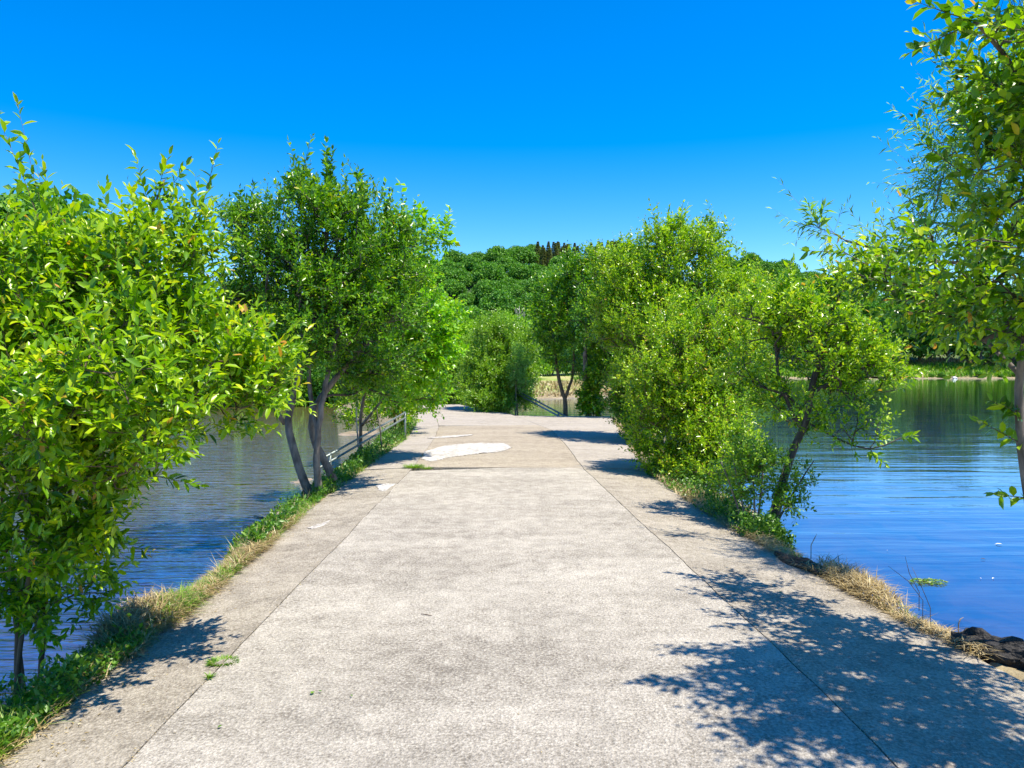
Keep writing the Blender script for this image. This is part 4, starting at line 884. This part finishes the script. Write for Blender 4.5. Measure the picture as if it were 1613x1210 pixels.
for k, (pts, lab, mm) in enumerate([([(1280, 860), (1286, 848), (1289, 842)], 'short pale stick standing in the right straw verge', 'wood'),
        ([(1470, 960), (1455, 925), (1440, 895)], 'thin bare stalk leaning over the floating weed', 'twig'), ([(1458, 948), (1435, 918), (1402, 893)], 'thin bare stalk leaning left from the right bank', 'twig'),
        ([(1452, 935), (1436, 905), (1429, 878)], 'tall thin stalk arching over the near right water', 'twig'), ([(1515, 985), (1518, 978), (1523, 975)], 'tiny pale twig beside the black rock', 'wood')]):
    d = 6.6 if k == 0 else 4.9; pp = [P(x, y, d) for x, y in pts]; pp = [pp[0] - [0, 0, .12]] + pp; t = Tubes(); t.add([p_ - pp[0] for p_ in pp], [.004 if k in (0, 4) else .0022] * 3 + [.001], 5)
    tag(link('stalk', t.mesh('stalk'), M[mm], None, pp[0]), lab, 'stalk')
# things floating on the water
def on_water(px, py): return P(px, py, (CAMH - WZ) * F / (py - HY))
r = np.random.default_rng(51); c = on_water(1466, 920); n = 260; a = r.uniform(0, 6.28, n); q = r.random(n) ** .6
pos = np.stack([c[0] + np.cos(a) * q * .17, c[1] + np.sin(a) * q * .12, WZ + .006 + r.random(n) * .012], 1)
d = unit(np.stack([np.cos(a * 3), np.sin(a * 3), np.full(n, .12)], 1)); me = leaves_mesh('floating_weed', pos, d, unit(np.array([0, 0, 1.]) + r.normal(size=(n, 3)) * .25), r.uniform(.02, .05, n), r.random(n), leaf_mid(.5))
tag(link('floating_weed', me, M['grass']), 'mat of yellow-green weed floating near the right bank', 'weed', None, 'stuff')
for i, (px, py, s, lab) in enumerate([(1583, 860, .045, 'white feather-like scrap floating far right on the near water'), (1570, 914, .02, 'white speck floating right of the weed mat'), (1548, 914, .012, 'tiny white speck floating beside the weed mat'),
        (1548, 883, .03, 'dark leaf floating above the weed mat'), (1400, 870, .012, 'tiny pale speck floating left of the weed mat'), (1262, 612, .02, 'speck of foam on the far lake')][:5]):
    c = on_water(px, py); me = tri_mesh('floating_scrap', leaf_near(.5)[0] * s * 2 + [0, 0, .014], leaf_near(.5)[1], np.full(8, .3)); o = link('floating_scrap', me, M['stick' if i == 3 else 'white'], None, c); o.rotation_euler.z = 1.2 + i; tag(o, lab, 'scrap')

# far lake bank: grass, reeds and a white bird-like stone
r = np.random.default_rng(61)
def far_tufts(n, x0, x1, off0, off1, L_, w, mat, seed, lab, dens=None):
    r = np.random.default_rng(seed); x = r.uniform(x0, x1, n); y = np.array([float(shore(v)) for v in x]) + r.uniform(off0, off1, n)
    pos = np.array([(a, b_, ground(a, b_)) for a, b_ in zip(x, y)]); pos = pos[pos[:, 2] > WZ + .02]
    blades('grass', pos, L_, .35, w, mat, seed, lab)
far_tufts(14000, 40, 125, 1.5, 11, .9, .12, 'far_grass', 61, 'bright green tall grass on the far bank of the lake')
far_tufts(3000, 45, 120, 8, 13, 1.6, .12, 'straw', 62, 'brownish reeds below the trees of the far bank')
far_tufts(7000, -4, 22, 1, 12, .35, .05, 'straw', 63, 'dry yellow grass of the meadow slope across the water')
far_tufts(5000, 6, 26, 12, 24, .4, .06, 'far_grass', 64, 'green meadow grass behind the dry slope')
for i in range(26):
    x = frng.uniform(50, 108); y = float(shore(x)) + frng.uniform(1.2, 3.0)
    e = place('shore', x, y, frng.uniform(.12, .24), 'low dark shrub hanging over the mud of the far lake bank', 'low shrubs on the far lake bank', 'shrub', 'shrub', .7)
q = on_water(1490, 596); rock('stone', 'small white stone at the water line of the far lake bank', (q[0], q[1] - 3, WZ + .12), (.5, .5, .3), 3.0, mat='white', cat='stone', sub=2)
print('TRIS', sum(len(o.data.polygons) for o in bpy.data.objects if o.type == 'MESH' and o.data.users == 1), 'OBJ', len(bpy.data.objects))
